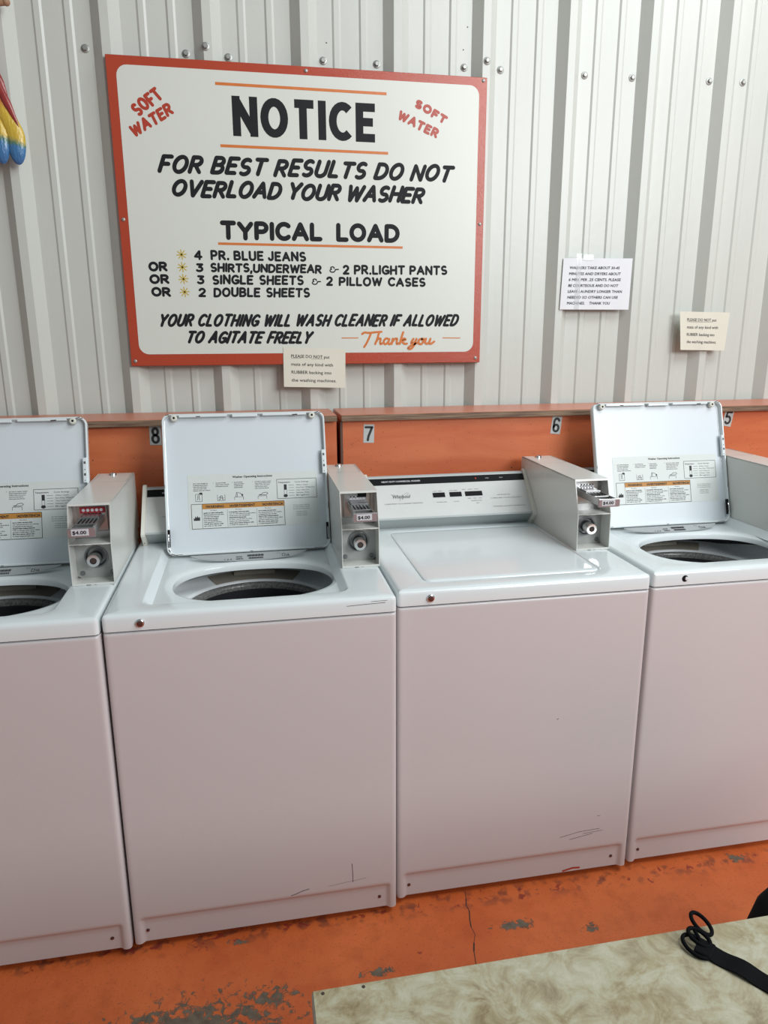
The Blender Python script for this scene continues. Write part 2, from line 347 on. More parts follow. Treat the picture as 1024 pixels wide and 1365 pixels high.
def ribbon(mb, pts, w, T, caps=True):
    """flat painted stroke: pts in glyph space, T maps glyph space to 3-D, w = half width in metres"""
    P = [T(x, y) for x, y in pts]; n = len(P)
    if n < 2: return
    closed = (P[0]-P[-1]).length < 1e-6
    if not caps and n == 2 and w > .01:          # square brush ends on the big capitals
        t = (P[1]-P[0]).normalized()
        if abs(t.x) < .2: P = [P[0]-t*w, P[1]+t*w]
        elif abs(t.z) < .2: P = [P[0], P[1]+t*w*.6]
    vs = []
    for i in range(n):
        a = P[i-1] if i else (P[-2] if closed else P[0]); b = P[i+1] if i < n-1 else (P[1] if closed else P[-1])
        t = (b-a).normalized(); nrm = Vector((-t.z, 0, t.x)); vs += [P[i]+nrm*w, P[i]-nrm*w]
    mb.add(vs, [(2*i, 2*i+1, 2*i+3, 2*i+2) for i in range(n-1)])
    if caps and not closed:
        for c_ in (P[0], P[-1]): mb.add([c_+Vector((w*cos(k*PI/4+.4), .00005, w*sin(k*PI/4+.4))) for k in range(8)], [tuple(range(8))])
def lettering(text, LB, RB, LT, y, w, gap=.24, space=.48, name='lettering', material='paint_black', parent=None, wob=0.0, caps=True):
    adv = []; x = 0; yo = [0]
    for ch in text:
        if ch == ' ': x += space; continue
        adv.append((ch, x)); x += G[ch][0]+gap
    tot = x-gap; mb = MB(); rnd = random.Random(len(text)*7)
    LB, RB, LT = [Vector((p[0], 0, p[1])) for p in (LB, RB, LT)]
    ins = w
    U_ = (RB-LB); V_ = (LT-LB); h = V_.length
    Vn = V_.normalized(); Un = U_.normalized()
    for ch, ox in adv:
        dj = rnd.uniform(-wob, wob)*h; sc = 1+rnd.uniform(-wob, wob)
        def T(gx, gy, ox=ox, dj=dj, sc=sc, k_=len(mb.v)):
            p = LB+Un*(ins+(U_.length-2*ins)*((ox+gx)/tot))+Vn*(ins+(h*sc-2*ins)*gy+dj); return Vector((p.x, y-yo[0], p.z))
        for st in G[ch][1]: yo[0] = (yo[0]+.00002) % .00014; ribbon(mb, st, w, T, caps)
    return solo(name, mb, material, parent, smooth=0)

TXT = {}
def textgeo(s):
    if s not in TXT:
        c_ = bpy.data.curves.new('t', 'FONT'); c_.body = s; c_.size = 1; c_.resolution_u = 2
        o = bpy.data.objects.new('t', c_); COL.objects.link(o)
        dg = bpy.context.evaluated_depsgraph_get(); me = bpy.data.meshes.new_from_object(o.evaluated_get(dg))
        vs = [v.co.copy() for v in me.vertices]; fs = [tuple(p.vertices) for p in me.polygons]
        bpy.data.objects.remove(o); bpy.data.curves.remove(c_); bpy.data.meshes.remove(me)
        x0 = min(v.x for v in vs); x1 = max(v.x for v in vs); TXT[s] = ([(v.x-x0, v.y) for v in vs], fs, x1-x0)
    return TXT[s]
def print_text(mb, s, T, x, z, h, w=None, shear=0.0, bold=0.0):
    """printed text: cap height h, optional width w, in the plane T(x,z)"""
    vs, fs, wid = textgeo(s); k = h/0.70; kx = (w/wid) if w else k
    offs = [(0, 0)] if not bold else [(-bold, 0), (bold, 0), (0, bold), (0, -bold)]
    for i, (dx, dz) in enumerate(offs):
        mb.add([T(x+a*kx+b*k*shear+dx, z+b*k+dz, i*.00001) for a, b in vs], fs)
def rectp(mb, T, x0, z0, x1, z1, d=0): mb.add([T(x0, z0, d), T(x1, z0, d), T(x1, z1, d), T(x0, z1, d)], [(0, 1, 2, 3)])
def linep(mb, T, pts, w, d=0):
    for (a, b), (c_, e) in zip(pts, pts[1:]):
        t = Vector((c_-a, e-b)); L = t.length or 1; nx, nz = -t.y/L*w, t.x/L*w
        mb.add([T(a+nx, b+nz, d), T(a-nx, b-nz, d), T(c_-nx, e-nz, d), T(c_+nx, e+nz, d)], [(0, 1, 2, 3)])
def framep(mb, T, x0, z0, x1, z1, w): linep(mb, T, [(x0, z0), (x1, z0), (x1, z1), (x0, z1), (x0, z0)], w)
def FY(y): return lambda a, b, d=0: Vector((a, y-d, b))
def rrect(x0, z0, x1, z1, r, n=6):
    out = []
    for cx, cz, a0 in ((x1-r, z0+r, -90), (x1-r, z1-r, 0), (x0+r, z1-r, 90), (x0+r, z0+r, 180)):
        out += [(cx+r*cos(math.radians(a0+90*k/n)), cz+r*sin(math.radians(a0+90*k/n))) for k in range(n+1)]
    return out

# ------------------------------------------------------------------ setting
FZ = -0.022
mb = MB()
mb.box((-6, -6, FZ-.1), (8, 1.06, FZ)); solo('floor', mb, 'floor', kind='structure')
mb = MB(); mb.box((-4.0, 1.012, FZ), (5.5, 1.06, 3.6))
wall = solo('wall_back', mb, 'wall', kind='structure')
PIT = .302; C0 = -.035; YP = .997; YC = .963; PW = 3*PIT
def panel(mb):
    pr = []
    for k in range(3):
        c_ = k*PIT
        pr += [(c_-.030, YP), (c_, YC), (c_+.026, YC), (c_+.056, YP)]
        for q in (.105, .193): pr += [(c_+q, YP), (c_+q+.006, YP-.0045), (c_+q+.022, YP-.0045), (c_+q+.029, YP)]
    pr.append((PW-.030, YP)); pr.append((PW-.0004, YC-.0))
    # lap lip: this sheet ends on the next sheet's crest, 1 mm proud of it
    zs = [FZ, 3.6]
    vs = [(x, y, z) for z in zs for x, y in pr]; n = len(pr)
    mb.add(vs, [(i, i+1, n+i+1, n+i) for i in range(n-1)])
    mb.add([(pr[-1][0], pr[-1][1], z) for z in zs]+[(pr[-1][0], pr[-1][1]+.012, z) for z in zs], [(0, 2, 3, 1)])
for k in range(-4, 6):
    part('panel', 'wallpanel', panel, 'wall', wall, loc=(C0+k*PW+2*PIT+.0008*0, 0, 0), smooth=0)
def wscrew(mb):
    mb.lathe([(.0125, 0), (.0122, .0018), (.009, .0032)], 20, axis=(0, -1, 0))
    mb.lathe([(.0078, .003), (.0078, .0085), (.006, .010)], 6, axis=(0, -1, 0))
for i, (x, z) in enumerate([(-.089, 2.369), (.211, 2.372), (.273, 2.385), (.341, 2.369), (.643, 2.377), (.82, 2.377), (1.119, 2.384), (1.188, 2.397), (1.247, 2.384), (1.553, 2.384), (1.732, 2.386), (2.032, 2.391), (2.166, 2.394), (-.39, 2.37), (2.335, 2.397), (-.69, 2.37)]):
    # seat the screw on the corrugation below it
    u = (x-C0) % PIT; y = YC if u < .026 else (YC+(u-.026)/.03*(YP-YC) if u < .056 else (YP-(u-(PIT-.03))/.03*(YP-YC) if u > PIT-.03 else YP))
    for q in (.105, .193):
        if q-.005 < u < q+.034: y = YP-.0045
    o = part('screw', 'wallscrew', wscrew, 'screw', wall, loc=(x, y+.0003, z))

for x, z in ((.01, 2.44), (1.115, 2.437), (1.128, 2.505), (.655, 2.43)):
    part('nail_hole', 'nailhole', lambda mb: mb.lathe([(.0022, 0), (.002, .0004)], 10, axis=(0, -1, 0)), 'rust', wall, loc=(x, YP-.0002 if x != 1.128 else YP-.0002, z))
# ------------------------------------------------------------------ plumbing chase behind the machines
def chase(x0, x1, label, trim):
    t = thing('plumbing_chase', label, 'wooden chase', ((x0+x1)/2, .85, FZ)); L = (x1-x0)/2; b = -FZ
    mb = MB(); mb.box((-L, -.113, 1.237+b), (L, .112, 1.2575+b), .002); mb2 = MB()
    solo('top_board', mb, 'orangetop', t)
    mb = MB(); mb.box((-L, -.1175, 1.2365+b), (L, -.113, 1.2565+b), .0015); solo('plywood_edge', mb, 'plyedge', t, label='bare brown plywood edge')
    mb = MB(); mb.box((-L, -.098, 0), (L, -.08, 1.237+b)); solo('front_panel', mb, 'orangewood', t)
    for sx in (-1, 1):
        mb = MB(); mb.box((sx*L, -.08, 0), (sx*(L-.018), .11, 1.237+b)); solo('end_panel', mb, 'orangewood', t)
    if trim:
        mb = MB(); mb.box((-L-.002, -.101, 0), (-L+.006, -.096, 1.236+b)); solo('corner_trim', mb, 'orange_trim', t)
    return t
chase(-1.75, .634, 'orange painted plywood chase with brown top edge, left section behind machines under number 8', False)
chase(.648, 3.2, 'orange painted plywood chase with brown top edge, right section carrying numbers 7, 6 and 5', True)

def number(ch, x, z, rot, label, w=.036, h=.062):
    t = thing('number_sticker', label, 'sticker', (x, .7518, z), (0, rot, 0), group='black machine numbers on the orange chase')
    mb = MB(); mb.box((-w/2, -.0006, -h/2), (w/2, 0, h/2)); solo('backing', mb, 'sticker', t, smooth=0)
    mb = MB(); T = FY(-.0009)
    s_ = .0048; a, b, H, Wd = 0, 0, .046, .021
    def R(pts, w_=.0036): ribbon(mb, pts, w_, lambda p, q: Vector((p, -.0009, q)), True)
    if ch == '7': R([(-.0115, .021), (.0115, .021)]); R([(.0105, .021), (.004, .004), (-.001, -.009), (-.003, -.022)], .0040)
    if ch == '8':
        R(arc(0, .0115, .0078, .0105, 0, 360, 20), .0041); R(arc(0, -.0115, .0092, .0115, 0, 360, 20), .0041)
    if ch == '6':
        R(arc(0, .011, .0092, .0115, 25, 180, 12)+[(-.0092, -.010)]+arc(0, -.0105, .0092, .0115, 180, 540, 20), .0040)
    if ch == '5': R([(.010, .021), (-.007, .021)]); R([(-.007, .021), (-.009, .003)]); R([(-.009, .003)]+arc(-.0005, -.008, .010, .0125, 100, -140, 14), .0040)
    solo('numeral', mb, 'ink', t, smooth=0)
number('8', .057, 1.206, .02, 'grey sticker with a black number 8, partly behind an open lid')
number('7', .742, 1.192, .03, 'grey sticker with a black number 7, right of the gap in the orange chase')
number('6', 1.408, 1.203, .10, 'grey sticker with a black number 6')
number('5', 2.078, 1.212, .16, 'grey sticker with a black number 5, beside the right open lid')

# ------------------------------------------------------------------ sign
sign = thing('notice_sign', 'large white hand-painted NOTICE board with red-orange border on the wall', 'sign', (0, 0, 0))
mb = MB(); mb.box((-.026, .9465, 1.414), (1.185, .9615, 2.342), .0015); solo('board', mb, 'signred', sign)
mb = MB(); mb.add([(x, .9461, z) for x, z in rrect(.003, 1.452, 1.158, 2.316, .032)], [tuple(range(28))]); solo('white_field', mb, 'signwhite', sign, smooth=0)
Y = .9457
for txt, (LB, RB, LT), w, gap, sp, col, wob, caps in [
 ('NOTICE', ((0.345, 2.130), (0.809, 2.129), (0.345, 2.246)), .0126, .40, .4, 'paint_black', 0, False),
 ('FOR BEST RESULTS DO NOT', ((0.101, 2.013), (1.062, 2.015), (0.122, 2.068)), .0064, .32, .50, 'paint_black', .03, True),
 ('OVERLOAD YOUR WASHER', ((0.135, 1.944), (0.965, 1.944), (0.155, 1.998)), .0064, .30, .40, 'paint_black', .03, True),
 ('TYPICAL LOAD', ((0.287, 1.816), (0.887, 1.818), (0.288, 1.876)), .0075, .30, .75, 'paint_black', .01, True),
 ('4', ((0.199, 1.753), (0.226, 1.752), (0.2, 1.784)), .0037, .3, .5, 'paint_black', 0, True),
 ('PR. BLUE JEANS', ((0.252, 1.753), (0.566, 1.752), (0.252, 1.785)), .0038, .34, .40, 'paint_black', .02, True),
 ('OR', ((0.053, 1.715), (0.113, 1.716), (0.053, 1.746)), .0042, .28, .5, 'paint_black', .0, True),
 ('3', ((0.202, 1.715), (0.227, 1.715), (0.204, 1.743)), .0037, .3, .5, 'paint_black', 0, True),
 ('SHIRTS,UNDERWEAR', ((0.248, 1.715), (0.617, 1.714), (0.25, 1.745)), .0037, .30, .5, 'paint_black', .03, True),
 ('&', ((0.643, 1.718), (0.677, 1.718), (0.643, 1.740)), .0019, .26, .5, 'paint_black', 0, True),
 ('2 PR.LIGHT PANTS', ((0.689, 1.712), (1.058, 1.714), (0.689, 1.744)), .0038, .32, .46, 'paint_black', .02, True),
 ('OR', ((0.053, 1.676), (0.116, 1.677), (0.053, 1.707)), .0042, .28, .5, 'paint_black', .0, True),
 ('3', ((0.203, 1.677), (0.228, 1.676), (0.205, 1.706)), .0037, .3, .5, 'paint_black', 0, True),
 ('SINGLE SHEETS', ((0.252, 1.676), (0.555, 1.676), (0.254, 1.708)), .0038, .32, .6, 'paint_black', .03, True),
 ('&', ((0.582, 1.678), (0.615, 1.678), (0.582, 1.700)), .0019, .26, .5, 'paint_black', 0, True),
 ('2 PILLOW CASES', ((0.631, 1.675), (0.98, 1.674), (0.632, 1.706)), .0038, .32, .6, 'paint_black', .02, True),
 ('OR', ((0.056, 1.637), (0.118, 1.636), (0.056, 1.668)), .0042, .28, .5, 'paint_black', .0, True),
 ('2', ((0.205, 1.636), (0.23, 1.636), (0.207, 1.666)), .0037, .3, .5, 'paint_black', 0, True),
 ('DOUBLE SHEETS', ((0.254, 1.636), (0.575, 1.636), (0.256, 1.668)), .0038, .32, .6, 'paint_black', .03, True),
 ('YOUR CLOTHING WILL WASH CLEANER IF ALLOWED', ((0.066, 1.541), (1.094, 1.54), (0.083, 1.583)), .0045, .36, .48, 'paint_black', .02, True),
 ('TO AGITATE FREELY', ((0.150, 1.486), (0.57, 1.483), (0.168, 1.528)), .0047, .32, .55, 'paint_black', .02, True),
 ('SOFT', ((0.058, 2.172), (0.141, 2.230), (0.030, 2.204)), .0048, .4, .5, 'paint_red', .06, True),
 ('WATER', ((0.041, 2.110), (0.168, 2.186), (0.026, 2.142)), .0046, .36, .5, 'paint_red', .06, True),
 ('SOFT', ((0.934, 2.244), (1.040, 2.192), (0.948, 2.270)), .0045, .4, .5, 'paint_red', .06, True),
 ('WATER', ((0.876, 2.203), (1.012, 2.148), (0.889, 2.230)), .0044, .4, .5, 'paint_red', .06, True)]:
    lettering(txt, LB, RB, LT, Y, w, gap, sp, 'lettering', col, sign, wob, caps)
TY = lambda a, b: Vector((a, Y, b))
for a, b, w in (((.297, 2.278), (.843, 2.276), .0042), ((.303, 2.1), (.848, 2.098), .0042), ((.279, 1.805), (.898, 1.803), .0038), ((.681, 1.502), (.74, 1.502), .0016), ((1.044, 1.501), (1.11, 1.5), .0016)):
    mb = MB(); ribbon(mb, [a, b], w, TY, False); solo('painted_rule', mb, 'paint_orange', sign, smooth=0)
for x, z in ((.16, 1.769), (.16, 1.73), (.161, 1.693), (.162, 1.652)):
    mb = MB()
    for k in range(4):
        a = k*PI/4+.12; r_ = .016; ribbon(mb, [(x-r_*cos(a), z-r_*sin(a)), (x+r_*cos(a), z+r_*sin(a))], .0016, TY, False)
    solo('gold_star', mb, 'paint_gold', sign, smooth=0)
# script "Thank you"
def spline(pts, n=8):
    P = [Vector(p) for p in pts]; P = [P[0]*2-P[1]]+P+[P[-1]*2-P[-2]]; out = []
    for i in range(1, len(P)-2):
        for k in range(n):
            t = k/n; a, b, c_, d = P[i-1:i+3]
            out.append(tuple(.5*((2*b)+(c_-a)*t+(2*a-5*b+4*c_-d)*t*t+(3*b-a-3*c_+d)*t**3)))
    out.append(tuple(P[-2])); return out
mb = MB()
script = [ # units: x 0..3.5, z -0.45..1
 [(-.05, .86), (.08, .98), (.3, .95), (.62, 1.0), (.95, 1.04)], [(.42, .97), (.30, .5), (.16, .05), (.05, -.22)],
 [(.82, .95), (.74, .5), (.62, .02)], [(.64, .12), (.78, .45), (.90, .46), (.88, .2), (.90, .02), (1.0, .08)],
 [(1.34, .42), (1.18, .48), (1.06, .22), (1.14, .0), (1.30, .2), (1.36, .44)], [(1.36, .44), (1.30, .1), (1.36, .0), (1.46, .1)],
 [(1.54, .46), (1.48, .02)], [(1.50, .15), (1.64, .44), (1.76, .44), (1.74, .2), (1.76, .02), (1.88, .1)],
 [(2.08, 1.0), (1.98, .5), (1.90, .02)], [(1.93, .2), (2.1, .46), (2.2, .38), (2.0, .24)], [(2.0, .24), (2.14, .04), (2.28, .04)],
 [(2.62, .44), (2.52, .18), (2.54, .05), (2.70, .2), (2.78, .44)], [(2.78, .44), (2.66, -.1), (2.48, -.4), (2.34, -.34), (2.50, -.12), (2.86, .12)],
 [(3.08, .44), (2.92, .36), (2.90, .08), (3.02, .0), (3.14, .2), (3.06, .44), (3.2, .4)],
 [(3.28, .45), (3.24, .15), (3.34, .02), (3.46, .18), (3.52, .44)], [(3.52, .44), (3.46, .1), (3.54, .02), (3.72, .2)]]
for k_, st in enumerate(script): ribbon(mb, spline(st), .0037, lambda a, b: Vector((.757+a*.0690, Y-.00008*k_, 1.480+b*.041)), True)
solo('script_lettering', mb, 'paint_orange', sign, smooth=0)
def sscrew(mb): mb.lathe([(.0055, 0), (.0055, .002), (.003, .0035)], 14, axis=(0, -1, 0))
for x, z in ((.582, 2.329), (-.012, 1.872), (1.172, 1.884), (1.172, 2.332), (-.012, 1.43), (1.168, 1.43)):
    part('screw', 'signscrew', sscrew, 'screw', sign, loc=(x, .9466, z))

# ------------------------------------------------------------------ paper notices
def sheet(name, label, cat, pts, lines, material, curl=None, lh=.011, ink='ink', x_in=.02, top=.024, step=.0245, bold=0.0003, widths=None, shear=0.0, lw=None):
    """pts: LB, RB, RT, LT as (x,z); y: sheet plane"""
    t = thing(name, label, cat, (0, 0, 0)); N = 14
    LB, RB, RT, LT, y0 = pts
    def T(u, v, d=0):                     # u,v in 0..1
        x = (LB[0]*(1-u)+RB[0]*u)*(1-v)+(LT[0]*(1-u)+RT[0]*u)*v; z = (LB[1]*(1-u)+RB[1]*u)*(1-v)+(LT[1]*(1-u)+RT[1]*u)*v
        return Vector((x, y0-(curl(u, v) if curl else 0)-d, z))
    vs = [T(i/N, j/N) for j in range(N+1) for i in range(N+1)]
    vs += [v+Vector((0, .0003, 0)) for v in vs]; K = (N+1)**2
    fs = [(j*(N+1)+i, j*(N+1)+i+1, (j+1)*(N+1)+i+1, (j+1)*(N+1)+i) for j in range(N) for i in range(N)]
    fs += [tuple(q+K for q in f)[::-1] for f in fs]
    bd = [i for i in range(N+1)]+[j*(N+1)+N for j in range(1, N+1)]+[N*(N+1)+i for i in range(N-1, -1, -1)]+[j*(N+1) for j in range(N-1, 0, -1)]
    fs += [(bd[i], bd[i]+K, bd[(i+1) % len(bd)]+K, bd[(i+1) % len(bd)]) for i in range(len(bd))]
    mb = MB(); mb.add(vs, fs); solo('paper', mb, material, t, smooth=60)
    Wd = abs(RB[0]-LB[0]); H = abs(LT[1]-LB[1]); mb = MB()
    TT = lambda a, b, d=0: T(a/Wd, b/H, .0006+d)
    for i, s_ in enumerate(lines):
        if s_: print_text(mb, s_, TT, x_in, H-top-i*step-lh, lh, w=(lw[i] if lw else None), shear=shear, bold=bold)
    if name == 'mat_notice': linep(mb, TT, [(x_in, H-top-lh-.0025), (x_in+lw[0]*.83, H-top-lh-.0025)], .0004)
    solo('printed_text', mb, ink, t, smooth=0)
    return t, T
matlines = ['PLEASE DO NOT put', 'mats of any kind with', 'RUBBER backing into', 'the washing machines.']
t, T = sheet('mat_notice', 'cream paper asking for no rubber mats, taped to the lower edge of the large sign', 'notice',
      ((.476, 1.338), (.691, 1.331), (.694, 1.464), (.478, 1.473), .9445), matlines, 'papercream', curl=lambda u, v: .004*(1-v)**2+.001*sin(5*u), lh=.0105, x_in=.027, top=.024, step=.0272, bold=.00012, lw=[.132, .144, .139, .156])
t, T = sheet('mat_notice', 'curled cream paper asking for no rubber mats, taped to the wall above number 5', 'notice',
      ((1.985, 1.452), (2.172, 1.448), (2.182, 1.590), (1.972, 1.594), .958), matlines, 'papercream', curl=lambda u, v: .003+.020*(abs(u-.45)**1.5)*(1-v*.6)+.007*(1-v)*max(0, cos(9*(u-.55))), lh=.0105, x_in=.028, top=.024, step=.0272, bold=.00012, lw=[.112, .122, .112, .122])
t, T = sheet('washer_time_notice', 'white paper with bold capitals on wash times, taped to the ribbed wall', 'notice',
      ((1.489, 1.600), (1.762, 1.600), (1.764, 1.781), (1.494, 1.778), .9605),
      ['WASHERS TAKE ABOUT 30-45', 'MINUTES AND DRYERS ABOUT', '6 MIN. PER .25 CENTS. PLEASE', 'BE COURTEOUS AND DO NOT', 'LEAVE LAUNDRY LONGER THAN', 'NEEDED SO OTHERS CAN USE', 'MACHINES.    THANK YOU'], 'paper',
      curl=lambda u, v: .001+.003*sin(7*u+1)**2, lh=.0090, x_in=.026, top=.028, step=.0205, bold=.00035, shear=.12, lw=[.198, .204, .206, .198, .214, .2, .17])
def strip(x0, z0, x1, z1, y, par):
    mb = MB(); mb.box((x0, y-.0006, z0), (x1, y-.0002, z1)); solo('clear_tape', mb, 'tape', par, smooth=0)
strip(1.545, 1.60, 1.565, 1.795, .9580, t); strip(1.57, 1.772, 1.61, 1.792, .9572, t)

# ------------------------------------------------------------------ washing machines
WW = .683; WD = .664; ZS = .853; ZT = .897
HX, HY, HA, HB = .345, .262, .213, .150
def front_build(mb):
    r = .010; xs = [0, .0008, .003, .006, .010, .0155, .019, .023, .027, .031, .10, .2, .3415]
    xs = xs+[WW-x for x in xs[::-1][1:]]
    zs = [0, .02, .05, .064, .067, .071, .075, .079, .085, .2, .4, .6, .8, ZS-.01, ZS-.006, ZS-.003, ZS-.001, ZS]
    def sm(a, b, t): t = max(0, min(1, (t-a)/(b-a))); return t*t*(3-2*t)
    def rd(d, r): return 0 if d >= r else r-math.sqrt(max(0, r*r-(r-d)**2))
    def y(x, z):
        dx = min(x, WW-x); v = rd(dx, r)+rd(ZS-z, .006)
        v += .008*sm(.0155, .028, dx)*(1-sm(.064, .079, z)); return v
    n = len(xs); vs = [(x, y(x, z), z) for z in zs for x in xs]
    mb.add(vs, [(j*n+i, j*n+i+1, (j+1)*n+i+1, (j+1)*n+i) for j in range(len(zs)-1) for i in range(n-1)])
    for X in (0, WW):
        vs = [(X, y(X, z), z) for z in zs]+[(X, WD, z) for z in zs]; k = len(zs)
        mb.add(vs, [(i, i+1, k+i+1, k+i) for i in range(k-1)])
    mb.quad((0, WD, 0), (WW, WD, 0), (WW, WD, ZS), (0, WD, ZS))
    mb.quad((0, .01, 0.001), (WW, .01, 0.001), (WW, WD, 0.001), (0, WD, 0.001))
    # rolled top flange the deck sits on
    mb.quad((0, .012, ZS-.001), (WW, .012, ZS-.001), (WW, .03, ZS-.001), (0, .03, ZS-.001))

def ray_rect(ox, oy, dx, dy, x0, y0, x1, y1):
    t = 1e9
    if dx > 1e-9: t = min(t, (x1-ox)/dx)
    if dx < -1e-9: t = min(t, (x0-ox)/dx)
    if dy > 1e-9: t = min(t, (y1-oy)/dy)
    if dy < -1e-9: t = min(t, (y0-oy)/dy)
    return (ox+t*dx, oy+t*dy)
def ray_rr(ox, oy, dx, dy, x0, y0, x1, y1, r):
    px, py = ray_rect(ox, oy, dx, dy, x0, y0, x1, y1)
    cx = x0+r if px < x0+r else (x1-r if px > x1-r else None); cy = y0+r if py < y0+r else (y1-r if py > y1-r else None)
    if cx is None or cy is None: return (px, py)
    # intersect the ray with the corner circle (far hit)
    fx, fy = ox-cx, oy-cy; b = fx*dx+fy*dy; c_ = fx*fx+fy*fy-r*r; D = b*b-c_
    if D < 0: return (px, py)
    t = -b+math.sqrt(D); return (ox+t*dx, oy+t*dy)
ANG = sorted(set([2*PI*k/144 for k in range(144)]+[math.atan2(yy-HY, xx-HX) % (2*PI) for xx in (0, .002, .006, .012, WW-.012, WW-.006, WW-.002, WW) for yy in (0, .002, .006, .012, WD)]))
def hole(a, grow=0.0, n=2.35):
    c_, s_ = cos(a), sin(a); A, B = HA+grow, HB+grow
    r = (abs(c_/A)**n+abs(s_/B)**n)**(-1/n); x, y = HX+r*c_, HY+r*s_
    if s_ < 0 and abs(x-.333) < .075 and grow < .012:
        k = min(1, (.075-abs(x-.333))/.012); y -= .011*k
    return x, y
def deck_build(mb):
    R = []
    def ring(f): R.append([f(a) for a in ANG])
    ring(lambda a: (*hole(a, -.002), .853)); ring(lambda a: (*hole(a, -.002), .862)); ring(lambda a: (*hole(a, 0.0), .868)); ring(lambda a: (*hole(a, .006), .8725))
    ring(lambda a: (*hole(a, .014), .8745))
    def zin(x, y):       # shallow dip at the back of the well
        return .8755-.010*math.exp(-((x-.33)/.13)**2)*max(0, min(1, (y-.40)/.03))
    def mixr(t, z0, z1):
        def f(a):
            h = hole(a, .014); q = ray_rr(HX, HY, cos(a), sin(a), .098, .078, .558, .525, .03)
            x, y = h[0]+(q[0]-h[0])*t, h[1]+(q[1]-h[1])*t; return (x, y, zin(x, y))
        return f
    for t in (.25, .5, .75, 1): ring(mixr(t, 0, 0))
    rr = lambda x0, y0, x1, y1, r, z: (lambda a: (*ray_rr(HX, HY, cos(a), sin(a), x0, y0, x1, y1, r), z))
    ring(rr(.0945, .073, .5615, .530, .03, .8785)); ring(rr(.084, .058, .572, .540, .03, .8935)); ring(rr(.0815, .055, .5745, .543, .03, .8962)); ring(rr(.079, .052, .577, .546, .03, ZT))
    for d, dz in ((.013, 0), (.008, .001), (.004, .0033), (.0015, .0065), (0, .012), (0, ZT-ZS-.0035)):
        def f(a, d=d, dz=dz):
            x, y = ray_rect(HX, HY, cos(a), sin(a), d, d, WW-d, WD-d)
            # soften the plan corners at the front
            cr = .010
            for cx in (cr, WW-cr):
                if abs(x-(WW/2)) > WW/2-cr-1e-9 and y < cr and ((x < cr) == (cx == cr)):
                    vx, vy = x-cx, y-cr; L = math.hypot(vx, vy)
                    if L > cr-d*0.4: x, y = cx+vx/L*(cr-d*.4), cr+vy/L*(cr-d*.4)
            return (x, y, ZT-dz)
        ring(f)
    mb.rings(R)
def closed_lid_build(mb):
    x0, x1, y0, y1 = .0835, .5685, .060, .535; R = []
    for d, z in ((.004, ZT-.012), (.0, ZT-.006), (.0005, ZT-.002), (.002, ZT+.0004), (.005, ZT+.0014), (.02, ZT+.0016)):
        R.append([(x, y, z) for x, y in rrect(x0+d, y0+d, x1-d, y1-d, .018)])
    mb.rings(R); mb.add(R[-1], [tuple(range(len(R[-1])))]); mb.add(R[0], [tuple(range(len(R[0])))])
LW, LH = .482, .420
def open_lid_build(mb):       # local: x width from 0, z up from hinge edge, liner faces -y, back at +y
    R = []
    # rim front edge faces the viewer (y=0), shell back at y=.020, liner recessed to y=.010
    for d, y, r in ((.008, .0115, .018), (.006, .0105, .019), (.0055, -.0025, .019), (.0045, -.0042, .020), (.0022, -.0047, .022), (.0004, -.003, .023), (0, 0, .024), (0, .014, .024), (.002, .018, .022), (.007, .020, .018)):
        R.append([(x, y, z) for x, z in rrect(d, d, LW-d, LH-d, r)])
    mb.rings(R); mb.add(R[-1], [tuple(range(28))]); mb.add(R[0], [tuple(range(28))])
